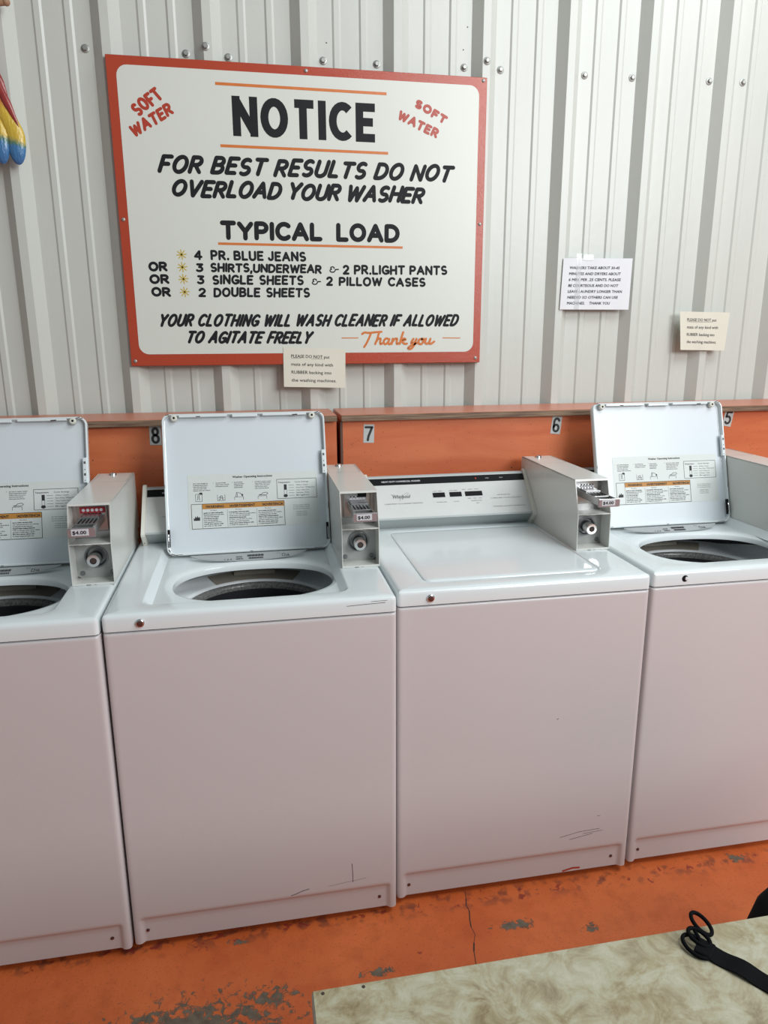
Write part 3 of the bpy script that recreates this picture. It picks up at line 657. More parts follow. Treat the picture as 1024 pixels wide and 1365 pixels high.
def label_mesh(parent):
    key = 'lab'
    y = .0111; LX0, LX1, LZ0, LZ1 = .066, .452, .075, .238
    if key+'base' not in CACHE:
        mb = MB(); mb.box((LX0, y-.0003, LZ0), (LX1, y, LZ1)); CACHE[key+'base'] = mb.mesh('instruction_label', M['label'], 0)
        T = FY(y-.0006); w = LX1-LX0; h = LZ1-LZ0
        X = lambda f: LX0+f*w; Z = lambda f: LZ0+f*h
        mb = MB()
        print_text(mb, 'Washer Operating Instructions', T, X(.34), Z(.92), .0062, w=.118, bold=.0003)
        rnd = random.Random(4)
        def para(fx, fz, wid, n, hgt=.0035, st=.0052, words=('Measure', 'detergent', 'and', 'add to', 'washer', 'load', 'clothes', 'close lid', 'coins', 'set cycle', 'press', 'the', 'water')):
            for i in range(n):
                s_ = ' '.join(rnd.choice(words) for _ in range(4)); print_text(mb, s_, T, X(fx), Z(fz)-i*st, hgt*.8, bold=.00008, w=wid*rnd.uniform(.7, 1))
        for fx, n, wid in ((.04, 5, .052), (.21, 3, .04), (.35, 4, .03), (.51, 5, .052)): para(fx, .83, wid, n)
        print_text(mb, '1', T, X(.015), Z(.83), .003); print_text(mb, '2', T, X(.19), Z(.83), .003); print_text(mb, '3', T, X(.335), Z(.83), .003); print_text(mb, '4', T, X(.49), Z(.83), .003)
        # pictograms: pouring, tub, closing lid, hand on dial
        def P(fx, fz, pts, lw=.0005): linep(mb, T, [(X(fx)+a*.001, Z(fz)+b*.001) for a, b in pts], lw)
        P(.055, .51, [(0, 0), (0, 22), (8, 22)]); P(.055, .51, [(0, 0), (19, 0), (19, 20)]); P(.055, .51, [(6, 4), (7, 18), (12, 24), (20, 25)], .0007); P(.055, .51, [(12, 4), (10, 14), (13, 19)], .0007); P(.055, .51, [(11, 23), (20, 21), (17, 26), (11, 23)], .0016)
        P(.22, .51, [(0, 18), (0, 0), (22, 0), (22, 18)]); P(.22, .51, [(3, 3), (8, 3), (8, 14), (14, 14), (14, 3), (19, 3)], .0007); P(.22, .51, [(2, 8), (6, 10), (16, 7), (20, 9)])
        P(.35, .51, [(0, 0), (0, 9), (26, 9), (26, 0)]); P(.35, .51, [(4, 9), (6, 23), (8, 23), (8, 9)], .0006); P(.35, .51, [(10, 22), (18, 20), (23, 13)], .0007); P(.35, .51, [(21, 15), (24, 11), (24, 17), (21, 15)], .0012)
        P(.53, .51, [(0, 0), (0, 9), (26, 9), (26, 0)]); P(.53, .51, [(2, 12), (10, 14), (14, 18), (26, 20), (30, 16), (24, 12), (12, 12), (2, 12)], .0007)
        # temperature box
        framep(mb, T, X(.68), Z(.50), X(.99), Z(.86), .0006)
        print_text(mb, 'Temperature', T, X(.69), Z(.79), .0044, w=.036, bold=.0001); print_text(mb, 'Cycle Settings', T, X(.82), Z(.79), .0044, w=.042)
        framep(mb, T, X(.735), Z(.57), X(.755), Z(.76), .0004); rectp(mb, T, X(.735), Z(.66), X(.755), Z(.76)); mb.add([T(X(.745)+.0065*cos(k*PI/5), Z(.55)+.005*sin(k*PI/5)) for k in range(10)], [tuple(range(10))])
        for i, s_ in enumerate(('Whites / Cotton', 'Perm Press / Whites Cool', 'Colors / Cotton Cool', 'Delicates / Knits', 'Brights')):
            linep(mb, T, [(X(.77), Z(.745-i*.048)), (X(.815), Z(.745-i*.048))], .0004); print_text(mb, s_, T, X(.83), Z(.735-i*.048), .0036, w=.056 if i == 1 else (.038 if i else .036))
        for i in range(3): print_text(mb, 'For best cleaning results do', T, X(.80), Z(.36-i*.035), .0026, w=.05)
        for i in range(3): print_text(mb, 'Unplug washer', T, X(.82), Z(.24-i*.035), .0026, w=.034)
        # warning block
        framep(mb, T, X(0.02), Z(.01), X(.73), Z(.46), .0007)
        linep(mb, T, [(X(.10), Z(.02)), (X(.10), Z(.46))], .0004); linep(mb, T, [(X(.29), Z(.02)), (X(.29), Z(.34))], .0003); linep(mb, T, [(X(.515), Z(.02)), (X(.515), Z(.34))], .0003)
        mb.add([T(X(.035)+a*.001, Z(.16)+b*.001) for a, b in ((0, 0), (0, 8), (3, 6), (5, 14), (8, 8), (11, 15), (13, 9), (18, 11), (18, 0))], [tuple(range(9))])
        for fx, wid in ((.105, .066), (.297, .078), (.522, .075)):
            print_text(mb, 'Fire Hazard' if fx < .2 else 'Risque', T, X(fx)+.022, Z(.33), .003, w=.018)
            for i in range(8):
                s_ = ' '.join(rnd.choice(('never place', 'items', 'in the', 'dampened', 'with', 'gasoline', 'no washer', 'can', 'doing so', 'result', 'fire')) for _ in range(4)); print_text(mb, s_, T, X(fx)+.002, Z(.285-i*.034), .0031, w=wid*rnd.uniform(.62, 1), bold=.00025 if i % 3 == 0 else .0001)
        for fx, s_, wid in ((.13, '!WARNING', .052), (.31, '!AVERTISSEMENT', .075), (.56, '!ADVERTENCIA', .062)): print_text(mb, s_, lambda a, b, d=0: T(a, b, d+.0003), X(fx), Z(.385), .0074, w=wid, bold=.0003)
        CACHE[key+'ink'] = mb.mesh('label_print', M['ink'], 0)
        mb = MB(); rectp(mb, FY(y-.0005), X(.102), Z(.365), X(.728), Z(.458)); CACHE[key+'warn'] = mb.mesh('warning_band', M['warn'], 0)
    link('instruction_label', CACHE[key+'base'], parent, label='printed instruction label'); link('label_print', CACHE[key+'ink'], parent); link('warning_band', CACHE[key+'warn'], parent, label='amber warning band')

# console profile (y,z)
CB, CN, CT = (.573, ZT-.001), (.541, .938), (.653, 1.057)
def console_build(mb):
    mb.prism([(.590, ZT-.001), (CN[0]+.004, CN[1]-.002), CN, CT, (CT[0]+.007, CT[1]+.0015), (.662, CT[1]-.01), (.662, ZT-.001)], .030, .572)
def cap_build(mb):
    p = [(.566, ZT-.001), (CN[0]-.012, CN[1]-.003), (CN[0]-.013, CN[1]+.004), (CT[0]-.008, CT[1]+.005), (CT[0]+.004, CT[1]+.009), (.6635, CT[1]+.004), (.6635, ZT-.001)]
    mb.prism(p, -.0055, .0055)
def consoleT(d0=.0006):
    """maps (x, s) with s = metres up the fascia to 3-D"""
    e = Vector((0, CT[0]-CN[0], CT[1]-CN[1])); L = e.length; e.normalize(); n = Vector((0, -e.z, e.y))
    return (lambda x, s_, d=0: Vector((x, CN[0], CN[1]))+e*s_+n*(d0+d)), L
def make_console(w, lit):
    con = part('console', 'console', console_build, 'fascialow', w)
    T, L = consoleT()
    if 'fas' not in CACHE:
        mb = MB(); T0, _ = consoleT(.0003); rectp(mb, T0, .031, .006, .571, L-.006); CACHE['fas'] = mb.mesh('fascia', M['fascia'], 0)
        mb = MB(); T1, _ = consoleT(.0008); rectp(mb, T1, .033, L-.034, .569, L-.008); CACHE['band'] = mb.mesh('black_band', M['black'], 0)
        mb = MB(); T2, _ = consoleT(.0012)
        print_text(mb, 'HEAVY DUTY COMMERCIAL WASHER', T2, .078, L-.024, .0058, w=.130, bold=.0002)
        for x in (.433, .482): print_text(mb, 'WASH', T2, x, L-.023, .0035, w=.012)
        CACHE['bandtxt'] = mb.mesh('band_lettering', M['tag'], 0)
        mb = MB(); T3, _ = consoleT(.0008)
        # brand script with swoosh, small captions
        print_text(mb, 'Whirlpool', T3, .105, .078, .0130, w=.058, shear=.28, bold=.0003)
        linep(mb, T3, spline([(.128, .068), (.134, .079), (.146, .092), (.158, .098), (.160, .093), (.150, .086)], 5), .0004)
        linep(mb, T3, spline([(.104, .094), (.108, .088), (.112, .093)], 4), .0006)
        print_text(mb, 'COMMITMENT TO A LAUNDRY TRADITION', T3, .078, .056, .0038, w=.125)
        for x, s_, wd in ((.245, 'LOW', .012), (.262, 'HIGH', .012), (.298, 'WHITE', .014), (.315, 'PERM', .012), (.345, 'HOT', .012), (.364, 'WARM', .014), (.386, 'COLD', .014)): print_text(mb, s_, T3, x, .0975 if x < .34 else .1, .0030, w=wd)
        for x, s_, wd, v in ((.250, 'WATER LEVEL', .036, .0555), (.309, 'CYCLE', .018, .0555), (.368, 'TEMPERATURE', .036, .0555), (.384, 'SET', .010, .046), (.357, 'WARM', .012, .065), (.376, 'COLD', .012, .065), (.394, 'COLD', .012, .065)): print_text(mb, s_, T3, x, v, .0030, w=wd)
        print_text(mb, 'TO OPERATE INSERT COINS PUSH SLIDE IN SLOWLY', T3, .435, .062, .0030, w=.11); print_text(mb, 'FOR SERVICE CALL', T3, .462, .074, .0030, w=.045)
        print_text(mb, 'COMMERCIAL AUTOMATIC WASHER MODEL', T3, .438, .030, .0030, w=.115)
        CACHE['captions'] = mb.mesh('captions', M['greyink'], 0)
        def window(mb, x0, x1):
            mb.add([T3(x0, .0755), T3(x1, .0755), T3(x1, .0925), T3(x0, .0925), T3(x0+.001, .0765, .003), T3(x1-.001, .0765, .003), T3(x1-.001, .0915, .003), T3(x0+.001, .0915, .003)],
                   [(0, 1, 5, 4), (1, 2, 6, 5), (2, 3, 7, 6), (3, 0, 4, 7), (4, 5, 6, 7)])
        for k, (x0, x1) in enumerate(((.242, .283), (.299, .340), (.352, .411))):
            mb = MB(); window(mb, x0, x1); CACHE['win%d' % k] = mb.mesh('rocker_switch', M['black'], 0)
        mb = MB(); o = T3(.3985, L-.021); mb.lathe([(.0028, 0), (.0026, .002), (.001, .003)], 12, o, T3(.4, .1, 1)-T3(.4, .1)); CACHE['lamp'] = mb.mesh('indicator_lamp', M['red_lamp'], 30)
    link('fascia', CACHE['fas'], con, label='brushed silver fascia'); link('black_band', CACHE['band'], con); link('band_lettering', CACHE['bandtxt'], con); link('captions', CACHE['captions'], con)
    for k in range(3): link('rocker_switch', CACHE['win%d' % k], con)
    link('indicator_lamp', CACHE['lamp'], con)
    for x in (.026, .5775-.003):
        part('end_cap', 'cap', cap_build, 'cream', con, loc=(x, 0, 0), label='cream end cap')
        part('screw', 'capscrew', lambda mb: mb.lathe([(.004, 0), (.003, .002)], 12, axis=(0, -1, .35)), 'bronze', con, loc=(x, .5555, .911))

BX0, BX1 = .5805, .6835
def coinbox_build(mb):
    t = .002; prof = [(.233, ZT+.0005), (.236, 1.005), (.268, 1.101), (.682, 1.104), (.690, 1.098), (.690, .93), (.6645, .93), (.6645, ZT+.0005)]
    n = len(prof)
    # outer sides
    for X, Xi in ((BX0, BX0+t), (BX1, BX1-t)):
        mb.add([(X, y, z) for y, z in prof], [tuple(range(n))])
        inner = [(.233, ZT+.0005), (.236, 1.005), (.268, 1.101), (.32, 1.101), (.32, ZT+.0005)]
        mb.add([(Xi, y, z) for y, z in inner], [tuple(range(5))])
        for (a, b) in ((0, 1), (1, 2)):
            mb.quad((X, *prof[a]), (Xi, *prof[a]), (Xi, *prof[b]), (X, *prof[b]))
    # top, back, bottom
    mb.box((BX0, .268, 1.101-.002), (BX1, .683, 1.103), .0)
    mb.quad((BX0, .690, .93), (BX1, .690, .93), (BX1, .690, 1.098), (BX0, .690, 1.098))
    mb.quad((BX0, .683, 1.103), (BX1, .683, 1.103), (BX1, .690, 1.098), (BX0, .690, 1.098))
    mb.box((BX0+.001, .234, ZT+.0005), (BX1-.001, .33, ZT+.003))
    # bevel roll at front of top
    mb.quad((BX0, .2665, 1.097), (BX1, .2665, 1.097), (BX1, .268, 1.1025), (BX0, .268, 1.1025))
    # mid shelf
    mb.prism([(.2365, 1.0055), (.2365, 1.0025), (.31, .9985), (.31, 1.0015)], BX0+t, BX1-t)
    # lower frame lip
    mb.prism([(.2335, ZT+.0005), (.2335, ZT+.006), (.236, ZT+.006), (.238, ZT+.0005)], BX0+t, BX1-t)
def coin_box(w, kind):
    cb = part('coin_box', 'coinbox', coinbox_build, 'boxpaint', w, smooth=20, label='off-white steel coin box')
    def plate_up(mb):
        mb.box((BX0+.002, .304, 1.001), (BX1-.002, .307, 1.10)); mb.box((BX0+.014, .297, 1.022), (BX1-.014, .304, 1.094), .002)
        for x in (.606, .632, .660): mb.lathe([(.0022, 0), (.0022, .0006)], 10, (x, .2972, 1.089), (0, -1, 0))
    part('slide_plate', 'plateup', plate_up, 'steel', cb)
    # coin slide pulled towards the viewer
    X0, X1, YF, YB, Z0, Z1 = .606, .660, .158, .300, 1.047, 1.066
    def slide(mb):
        mb.box((X0, YF+.004, Z0+.002), (X0+.004, YB, Z1), .0008); mb.box((X1-.004, YF+.004, Z0+.002), (X1, YB, Z1), .0008)
        mb.box((X0, YF+.004, Z0), (X1, YB, Z0+.003)); mb.box((X0-.005, YF, Z0-.003), (X1+.005, YF+.006, Z1+.001), .0015)
        mb.box((X0+.002, .205, Z0+.003), (X1-.002, YB, Z1-.001), .001); mb.box((X0+.004, .255, Z0+.003), (X1-.004, YB, Z1+.004), .001)
    part('coin_slide', 'slide', slide, 'steel', cb)
    def fingers(mb):
        for k in range(5):
            x = X0+.009+k*.009; mb.box((x-.0016, .212, Z1-.004), (x+.0016, .262, Z1+.0002), .0004)
            mb.box((x-.0015, .2955, Z1), (x+.0015, .2985, Z1+.016), .0004)
    part('coin_fingers', 'fingers', fingers, 'black', cb, label='black coin slots')
    def coins(mb):
        for k in range(5): mb.lathe([(.0038, 0), (.0038, .0012)], 14, (X0+.009+k*.009, .2965, Z1+.009), (0, -1, 0))
    part('slot_ring', 'coins', coins, 'tag', cb)
    if kind == 1:
        def red(mb): mb.box((.603, .2948, 1.071), (.665, .2969, 1.087), .0005)
        part('red_label', 'redl', red, 'redlabel', cb, label='red label above the coin slots')
        def discs(mb):
            for k in range(5): mb.lathe([(.0040, 0), (.0040, .0012)], 14, (.612+k*.0108, .2948, 1.079), (0, -1, .1))
        part('coin_disc', 'discs', discs, 'tag', cb)
    elif kind == 2:
        def dk(mb): mb.box((.634, .2945, 1.079), (.658, .297, 1.093), .0005)
        part('dark_window', 'dkw', dk, 'black', cb)
    def tagf(mb): mb.add([(x, YF-.0012, z) for x, z in rrect(X0-.004, Z0-.002, X1+.004, Z1+.0, .006)], [tuple(range(28))]); mb.rings([[(x, YF-.0012, z) for x, z in rrect(X0-.004, Z0-.002, X1+.004, Z1, .006)], [(x, YF+.001, z) for x, z in rrect(X0-.004, Z0-.002, X1+.004, Z1, .006)]])
    part('tag_border', 'tagb', tagf, 'pinktag', cb, label='worn pinkish tag holder')
    def tagw(mb): mb.box((X0+.004, YF-.0022, Z0+.0015), (X1-.010, YF-.0012, Z1-.001), .0004)
    part('price_tag', 'tagw', tagw, 'tag', cb, label='price tag')
    def tagt(mb): print_text(mb, '$4.00', FY(YF-.0026), X0+.0075, Z0+.0055, .0085, w=.031, bold=.00045)
    part('price', 'tagt', tagt, 'ink', cb, smooth=0)
    # lower bay: lock plate with recessed cup and cylinder
    def plate(mb):
        cx, cz, r, y = .633, .956, .030, .288; n = 36; R = []
        sq = []; ci = []
        for k in range(n):
            a = 2*PI*(k+.5)/n; q = ray_rect(cx, cz, cos(a), sin(a), BX0+.002, ZT+.003, BX1-.002, 1.0015); sq.append((q[0], y, q[1])); ci.append((cx+r*cos(a), y, cz+r*sin(a)))
        mb.rings([sq, ci, [(cx+r*.82*cos(2*PI*(k+.5)/n), y+.016, cz+r*.82*sin(2*PI*(k+.5)/n)) for k in range(n)], [(cx+.001*cos(2*PI*(k+.5)/n), y+.017, cz+.001*sin(2*PI*(k+.5)/n)) for k in range(n)]])
    part('lock_plate', 'lockplate', plate, 'zinc', cb)
    def cup(mb): mb.lathe([(.0295, 0), (.0262, 0), (.0235, -.014), (.022, -.0145)], 36, (.633, .2866, .956), (0, -1, 0), cap=False)
    part('lock_cup', 'cup', cup, 'darksteel', cb, smooth=40)
    def lock(mb): mb.lathe([(.0165, 0), (.0165, .052), (.0155, .054), (.0085, .054), (.008, .052), (.0078, .048)], 28, (.633, .303, .956), (0, -1, 0)); 
    part('lock_cylinder', 'lock', lock, 'chrome', cb)
    def keyh(mb): mb.lathe([(.0075, 0), (.0068, .002)], 20, (.633, .2515, .956), (0, -1, 0)); 
    part('keyway', 'keyh', keyh, 'rust', cb)
    for x in (.596, .670): part('screw', 'lkscrew', lambda mb: mb.lathe([(.0068, 0), (.0060, .0025), (.002, .003)], 16, axis=(0, -1, 0)), 'darksteel', cb, loc=(x, .288, .913))
    # top: hatch seam and round lock
    def seam(mb):
        T = lambda a, b, d=0: Vector((a, b, 1.1034))
        linep(mb, T, [(BX0+.004, .68), (BX0+.004, .545), (BX1-.004, .545), (BX1-.004, .68)], .00045)
    part('hatch_seam', 'seam', seam, 'greyink', cb, smooth=0)
    def tl(mb): mb.lathe([(.0115, 0), (.0110, .003), (.0085, .0065), (.004, .008)], 24, (.626, .655, 1.103))
    part('top_lock', 'toplock', tl, 'chrome', cb, smooth=50)
    def wear(mb):
        rnd = random.Random(5); T = lambda a, b, d=0: Vector((a, .2330, b))
        x = BX0+.006
        while x < BX1-.006:
            L = rnd.uniform(.003, .012)
            if rnd.random() < .6: linep(mb, T, [(x, ZT+.0012+rnd.random()*.0005), (min(x+L, BX1-.003), ZT+.0012+rnd.random()*.0008)], rnd.uniform(.0003, .0008))
            x += L
        T2 = lambda a, b, d=0: Vector((a, .2362, b)); x = BX0+.004
        while x < BX1-.006:
            L = rnd.uniform(.003, .012)
            if rnd.random() < .4: linep(mb, T2, [(x, 1.0028), (min(x+L, BX1-.003), 1.0025)], .0004)
            x += L
    part('paint_wear', 'wear', wear, 'rust', cb, smooth=0)
    def logo_seam(mb):
        mb.box((BX0-.0004, .30, .9975), (BX0, .52, .9985)); 
    return cb

def tubring(mb):
    R = []
    for r, z, top in ((.204, .770, 0), (.2045, .783, 0), (.208, .789, 0), (.214, .791, 0), (.240, .797, 0), (.256, .803, .25), (.262, .806, .6), (.2655, .808, 1), (.270, .808, 1), (.270, .78, 1)):
        R.append([(.345+r*cos(a), .298+r*sin(a), z+top*.030*min(1, max(0, (1-sin(a))*1.8-.55))) for a in [2*PI*k/96 for k in range(96)]])
    mb.rings(R)
def make_washer(x, y, label, lid, lock, kind, rz=0.0):
    w = thing('washing_machine', label, 'washing machine', (x, y, 0), (0, 0, rz), group='white top-loading coin washers in a row')
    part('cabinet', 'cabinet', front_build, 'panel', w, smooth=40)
    for sx in (.045, WW-.045):
        for sy in (.06, WD-.06): part('foot', 'foot', lambda mb: mb.lathe([(.022, 0), (.022, .012), (.012, .014), (.012, .026)], 18), 'black', w, loc=(sx, sy, FZ))
    for sx in (.034, WW-.046): part('screw', 'cabscrew', lambda mb: mb.lathe([(.0048, 0), (.0042, .002), (.0015, .0028)], 14, axis=(0, -1, 0)), 'bronze' if x < .5 or x > 1 else 'screw', w, loc=(sx, .0082, .033))
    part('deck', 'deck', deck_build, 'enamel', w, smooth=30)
    # black strip filling the seam between deck and cabinet
    part('seam_strip', 'seamstrip', lambda mb: mb.box((.006, .009, ZS-.006), (WW-.006, .04, ZS+.006)), 'black', w)
    if lock != 'hole':
        o = part('lock', 'decklock', lambda mb: mb.lathe([(.0105, 0), (.0105, .003), (.009, .0055), (.0068, .006)], 24, axis=(0, -1, 0)), 'chrome', w, loc=(.084, .001, .8745), label='round chrome lock', smooth=50)
        part('lock_face', 'decklockf', lambda mb: mb.lathe([(.0068, 0), (.0066, .0015), (.0028, .0022)], 20, axis=(0, -1, 0)), 'bronze', o, loc=(0, -.0055, 0))
    else:
        o = part('lock', 'deckhole', lambda mb: mb.lathe([(.0095, 0), (.0092, .0012), (.0078, .0012)], 24, axis=(0, -1, 0)), 'black', w, loc=(.094, .001, .8745), label='black lock hole')
        part('lock_pin', 'deckpin', lambda mb: mb.lathe([(.0050, 0), (.0048, .003), (.003, .0035)], 16, axis=(0, -1, 0)), 'enamel', o, loc=(.0042, -.001, 0))
    make_console(w, True)
    coin_box(w, kind)
    # inner tub
    if lid == 'open':
        tub = part('tub_ring', 'tubring', tubring, 'tub', w, smooth=60)
        part('basket_rim', 'brim', lambda mb: mb.lathe([(.1865, .767), (.1865, .776), (.189, .784), (.196, .786), (.202, .780), (.204, .765)], 72, (.345, .298, 0), cap=False), 'basket', w, smooth=60, label='speckled grey basket rim')
        part('basket', 'bskt', lambda mb: mb.lathe([(.1875, .772), (.1875, .40), (.17, .385), (.001, .385)], 60, (.345, .298, 0), cap=False), 'basketin', w, smooth=60)
        part('agitator', 'agit', lambda mb: mb.lathe([(.14, .40), (.09, .43), (.05, .52), (.042, .66), (.036, .70), (.02, .715)], 32, (.345, .298, 0)), 'basketin', w, smooth=60)
        def flume(mb):
            for z0, z1, y0, y1, hw in ((.800, .812, .524, .54, .062),):
                mb.prism([(y0, z0), (y0+.006, z1), (y1+.02, z1), (y1+.02, z0)], .345-hw, .345+hw)
        part('water_inlet', 'flume', flume, 'tubbeige', w)
        def splash(mb):
            R = [[(.345+r*cos(a), .298+r*sin(a), z) for a in [PI/2+(k/16-.5)*1.15 for k in range(17)]] for r, z in ((.2075, .7905), (.215, .793), (.240, .799), (.256, .805))]
            mb.rings(R, closed=False)
        part('stained_shelf', 'splash', splash, 'tubbeige', w, label='stained beige back of tub ring')
        part('tub_shroud', 'shroud', lambda mb: (mb.lathe([(.272, .72), (.274, .80), (.276, .8365)], 60, (.345, .298, 0), cap=False)), 'basketin', w, smooth=60)
        # opened lid leaning on the console
        L = part('lid', 'openlid', open_lid_build, 'enamel', w, loc=(.0960, .487, .883), rot=(-math.radians(16.5), 0, 0), smooth=40, label='open lid')
        part('liner', 'liner', lambda mb: mb.add([(a, .0114, b) for a, b in rrect(.0085, .0085, LW-.0085, LH-.0085, .017)], [tuple(range(28))]), 'lidin', L, smooth=0)
        label_mesh(L)
        for xx in (.036, LW-.038): part('bumper', 'bump', lambda mb: (mb.lathe([(.0095, 0), (.0095, .010), (.007, .012), (.0035, .012), (.003, .008)], 20, axis=(0, -1, 0))), 'rubber', L, loc=(xx, .0060, LH-.0125), label='cream rubber bumper')
        def plug(mb):
            for xx in (.036, LW-.038): mb.lathe([(.0036, 0), (.003, .001)], 12, (xx, -.0055, LH-.0125), (0, -1, 0))
        part('bumper_hole', 'plug', plug, 'black', L)
        def lip(mb):     # folded flange along the top edge, with the finger recess
            mb.box((.05, -.0040, LH-.0105), (.19, .008, LH-.0025), .001); mb.box((.205, -.0040, LH-.0125), (.28, .008, LH-.0045), .001); mb.box((.295, -.0040, LH-.0105), (LW-.055, .008, LH-.0025), .001)
        part('top_flange', 'lip', lip, 'enamel', L)
        def chips(mb):
            T = FY(-.0051)
            for a, b, c_, d, lw in ((.012, LH-.004, .022, LH-.002, .001), (.020, LH-.006, .028, LH-.004, .0009), (LW-.028, LH-.005, LW-.018, LH-.002, .001), (LW-.018, LH-.006, LW-.010, LH-.005, .0008), (.02, .0025, .045, .003, .0006), (LW-.05, .0025, LW-.025, .003, .0006), (.24, .003, .248, .003, .0008), (.002, .2, .0025, .21, .0006), (LW-.0025, .12, LW-.002, .14, .0006), (.10, LH-.0095, .112, LH-.0095, .0013), (.385, LH-.0105, .400, LH-.0095, .0018), (.012, .006, .03, .001, .0010), (.010, .012, .006, .02, .0012)): linep(mb, T, [(a, b), (c_, d)], lw)
        part('paint_chip', 'chips', chips, 'rust', L, smooth=0)
        def strike(mb):
            mb.box((LW-.0145, -.0075, .228), (LW-.0035, .004, .300), .0012)
        part('strike_plate', 'strike', strike, 'enamel', L)
        def holes(mb):
            T = FY(-.0079); rectp(mb, T, LW-.0115, .282, LW-.006, .289); rectp(mb, T, LW-.0115, .248, LW-.006, .255); rectp(mb, T, LW-.0102, .264, LW-.0075, .267); rectp(mb, T, LW-.0102, .233, LW-.0075, .2355)
        part('strike_hole', 'holes', holes, 'greyink', L, smooth=0)
        for xx, nm in ((.0075, 'a'), (LW-.0075, 'b')):
            part('hinge', 'hinge'+nm, lambda mb, xx=xx: (mb.box((xx-.0034, -.0060, .026), (xx+.0034, .004, .078), .001)), 'black', L)
            part('hinge_pin', 'hpin', lambda mb: mb.tube([(0, 0, 0), (0, -.003, .006), (0, -.003, .030), (0, 0, .036)], .0011, 8), 'chrome', L, loc=(xx, -.0061, .028))
        # rating label on the deck slope behind the opening, slope shade painted grey
        RT = lambda a, b, d=0: Vector((a, .418+b, .8765+b*.32+d))
        def slope_(mb):
            top = [(.165+.012*k, .040) for k in range(29)]; bot = [(x, .040-.034*max(0, 1-((x-.333)/.168)**2)**.6) for x, _ in top]
            mb.add([RT(*p) for p in top]+[RT(*p) for p in bot], [(k, k+1, 30+k, 29+k) for k in range(28)])
            mb.add([RT(p[0], p[1]) for p in bot]+[RT(p[0], p[1], 0)-Vector((0, 0, .003)) for p in bot], [(k, k+1, 30+k, 29+k) for k in range(28)])
        part('rating_slope_shade', 'rslope', slope_, 'ratingshade', w, smooth=50, label='deck slope with its shade put into the grey, printed with the rating label')
        def rate(mb):
            T = lambda a, b, d=0: RT(a, b, .0008+d)
            print_text(mb, 'W10', T, .295, .019, .005, w=.016, bold=.0004); print_text(mb, 'MODEL NO.', T, .295, .010, .004, w=.02, bold=.0003); print_text(mb, '1 2 3', T, .262, .010, .004, w=.02, bold=.0003)
            for k in range(16): rectp(mb, T, .327+k*.003, .021, .3288+k*.003+(k % 3)*.0004, .030)
            for k in range(14): rectp(mb, T, .331+k*.003, .009, .3327+k*.003+(k % 2)*.0005, .017)
            framep(mb, T, .428, .014, .436, .026, .0007); print_text(mb, 'UL', T, .440, .014, .009, w=.010, bold=.0003); print_text(mb, '4 V', T, .412, .028, .004, w=.012)
        part('rating_print', 'rate', rate, 'ink', w, smooth=0)
    else:
        part('lid', 'closedlid', closed_lid_build, 'enamel', w, smooth=30, label='closed lid')
        part('lid_shadow_gap', 'gap', lambda mb: mb.rings([[(a, b, ZT-.006) for a, b in rrect(.0795, .056, .5725, .539, .02)], [(a, b, ZT-.013) for a, b in rrect(.09, .066, .562, .53, .02)]]), 'greyink', w) if False else None
    return w

def scratch(w, lines, material='rust'):
    mb = MB()
    for pts, lw in lines: ribbon(mb, pts, lw, lambda a, b: Vector((a, -.0003, b)), False)
    solo('scratch', mb, material, w, smooth=0)
w1 = make_washer(-.6885, -.0095, 'white washer with its lid open, cut off by the left edge of the photo', 'open', 'chrome', 1)
w2 = make_washer(0, 0, 'white washer with its lid open, left of the closed one', 'open', 'chrome', 2)
w3 = make_washer(.6906, .0266, 'white washer with its lid closed and console in full view', 'closed', 'chrome', 3)
w4 = make_washer(1.3853, .0365, 'white washer with its lid open, right of the closed one, black front lock hole', 'open', 'hole', 3)
w5 = make_washer(2.078, .04, 'white washer mostly outside the right edge of the photo', 'closed', 'chrome', 2) if False else None
scratch(w2, [([(.40, .062+.02), (.415, .066+.02), (.43, .0715+.02), (.448, .0755+.02)], .0009), ([(.5625, .155), (.564, .12), (.564, .098)], .0007), ([(.50, .095), (.60, .105)], .0003), ([(.52, .85-.03), (.66, .85-.028)], .0000001)])
scratch(w3, [([(.47, .125), (.53, .136), (.59, .138)], .0006), ([(.50, .114), (.57, .125)], .0006), ([(.54, .128), (.60, .131)], .0005), ([(.58, .18), (.59, .181)], .0006), ([(.44, .50), (.445, .502)], .0009)])
mb = MB(); mb.box((.18, -.0008, .002), (.24, 0, .006), .0003)
mb = MB(); ribbon(mb, [(.49, -.0), (.52, .006), (.54, .004)], .003, lambda a, b: Vector((a, .0078, b+.004)), True); solo('red_scuff', mb, 'paint_red', w3, smooth=0)
mb = MB(); ribbon(mb, [(.56, .879), (.60, .8805), (.655, .882)], .0006, lambda a, b: Vector((a, -.0004, b)), False); ribbon(mb, [(.62, .8865), (.66, .887)], .0005, lambda a, b: Vector((a, -.0001, b)), False); solo('scratch', mb, 'rust', w2, smooth=0)

# floor crack
mb = MB(); rnd = random.Random(3); pts = [(.889, .04), (.884, .012), (.877, -.01), (.880, -.03), (.872, -.06), (.868, -.085), (.871, -.11), (.860, -.135), (.852, -.16), (.845, -.20)]
for (a, b), (c_, d) in zip(pts, pts[1:]):
    w_ = rnd.uniform(.0006, .0022); t = Vector((c_-a, d-b)).normalized(); nx, ny = -t.y*w_, t.x*w_
    mb.add([(a+nx, b+ny, FZ+.0004), (a-nx, b-ny, FZ+.0004), (c_-nx, d-ny, FZ+.0004), (c_+nx, d+ny, FZ+.0004)], [(0, 1, 2, 3)])
fl = bpy.data.objects['floor']; solo('crack', mb, 'rust', fl, smooth=0)

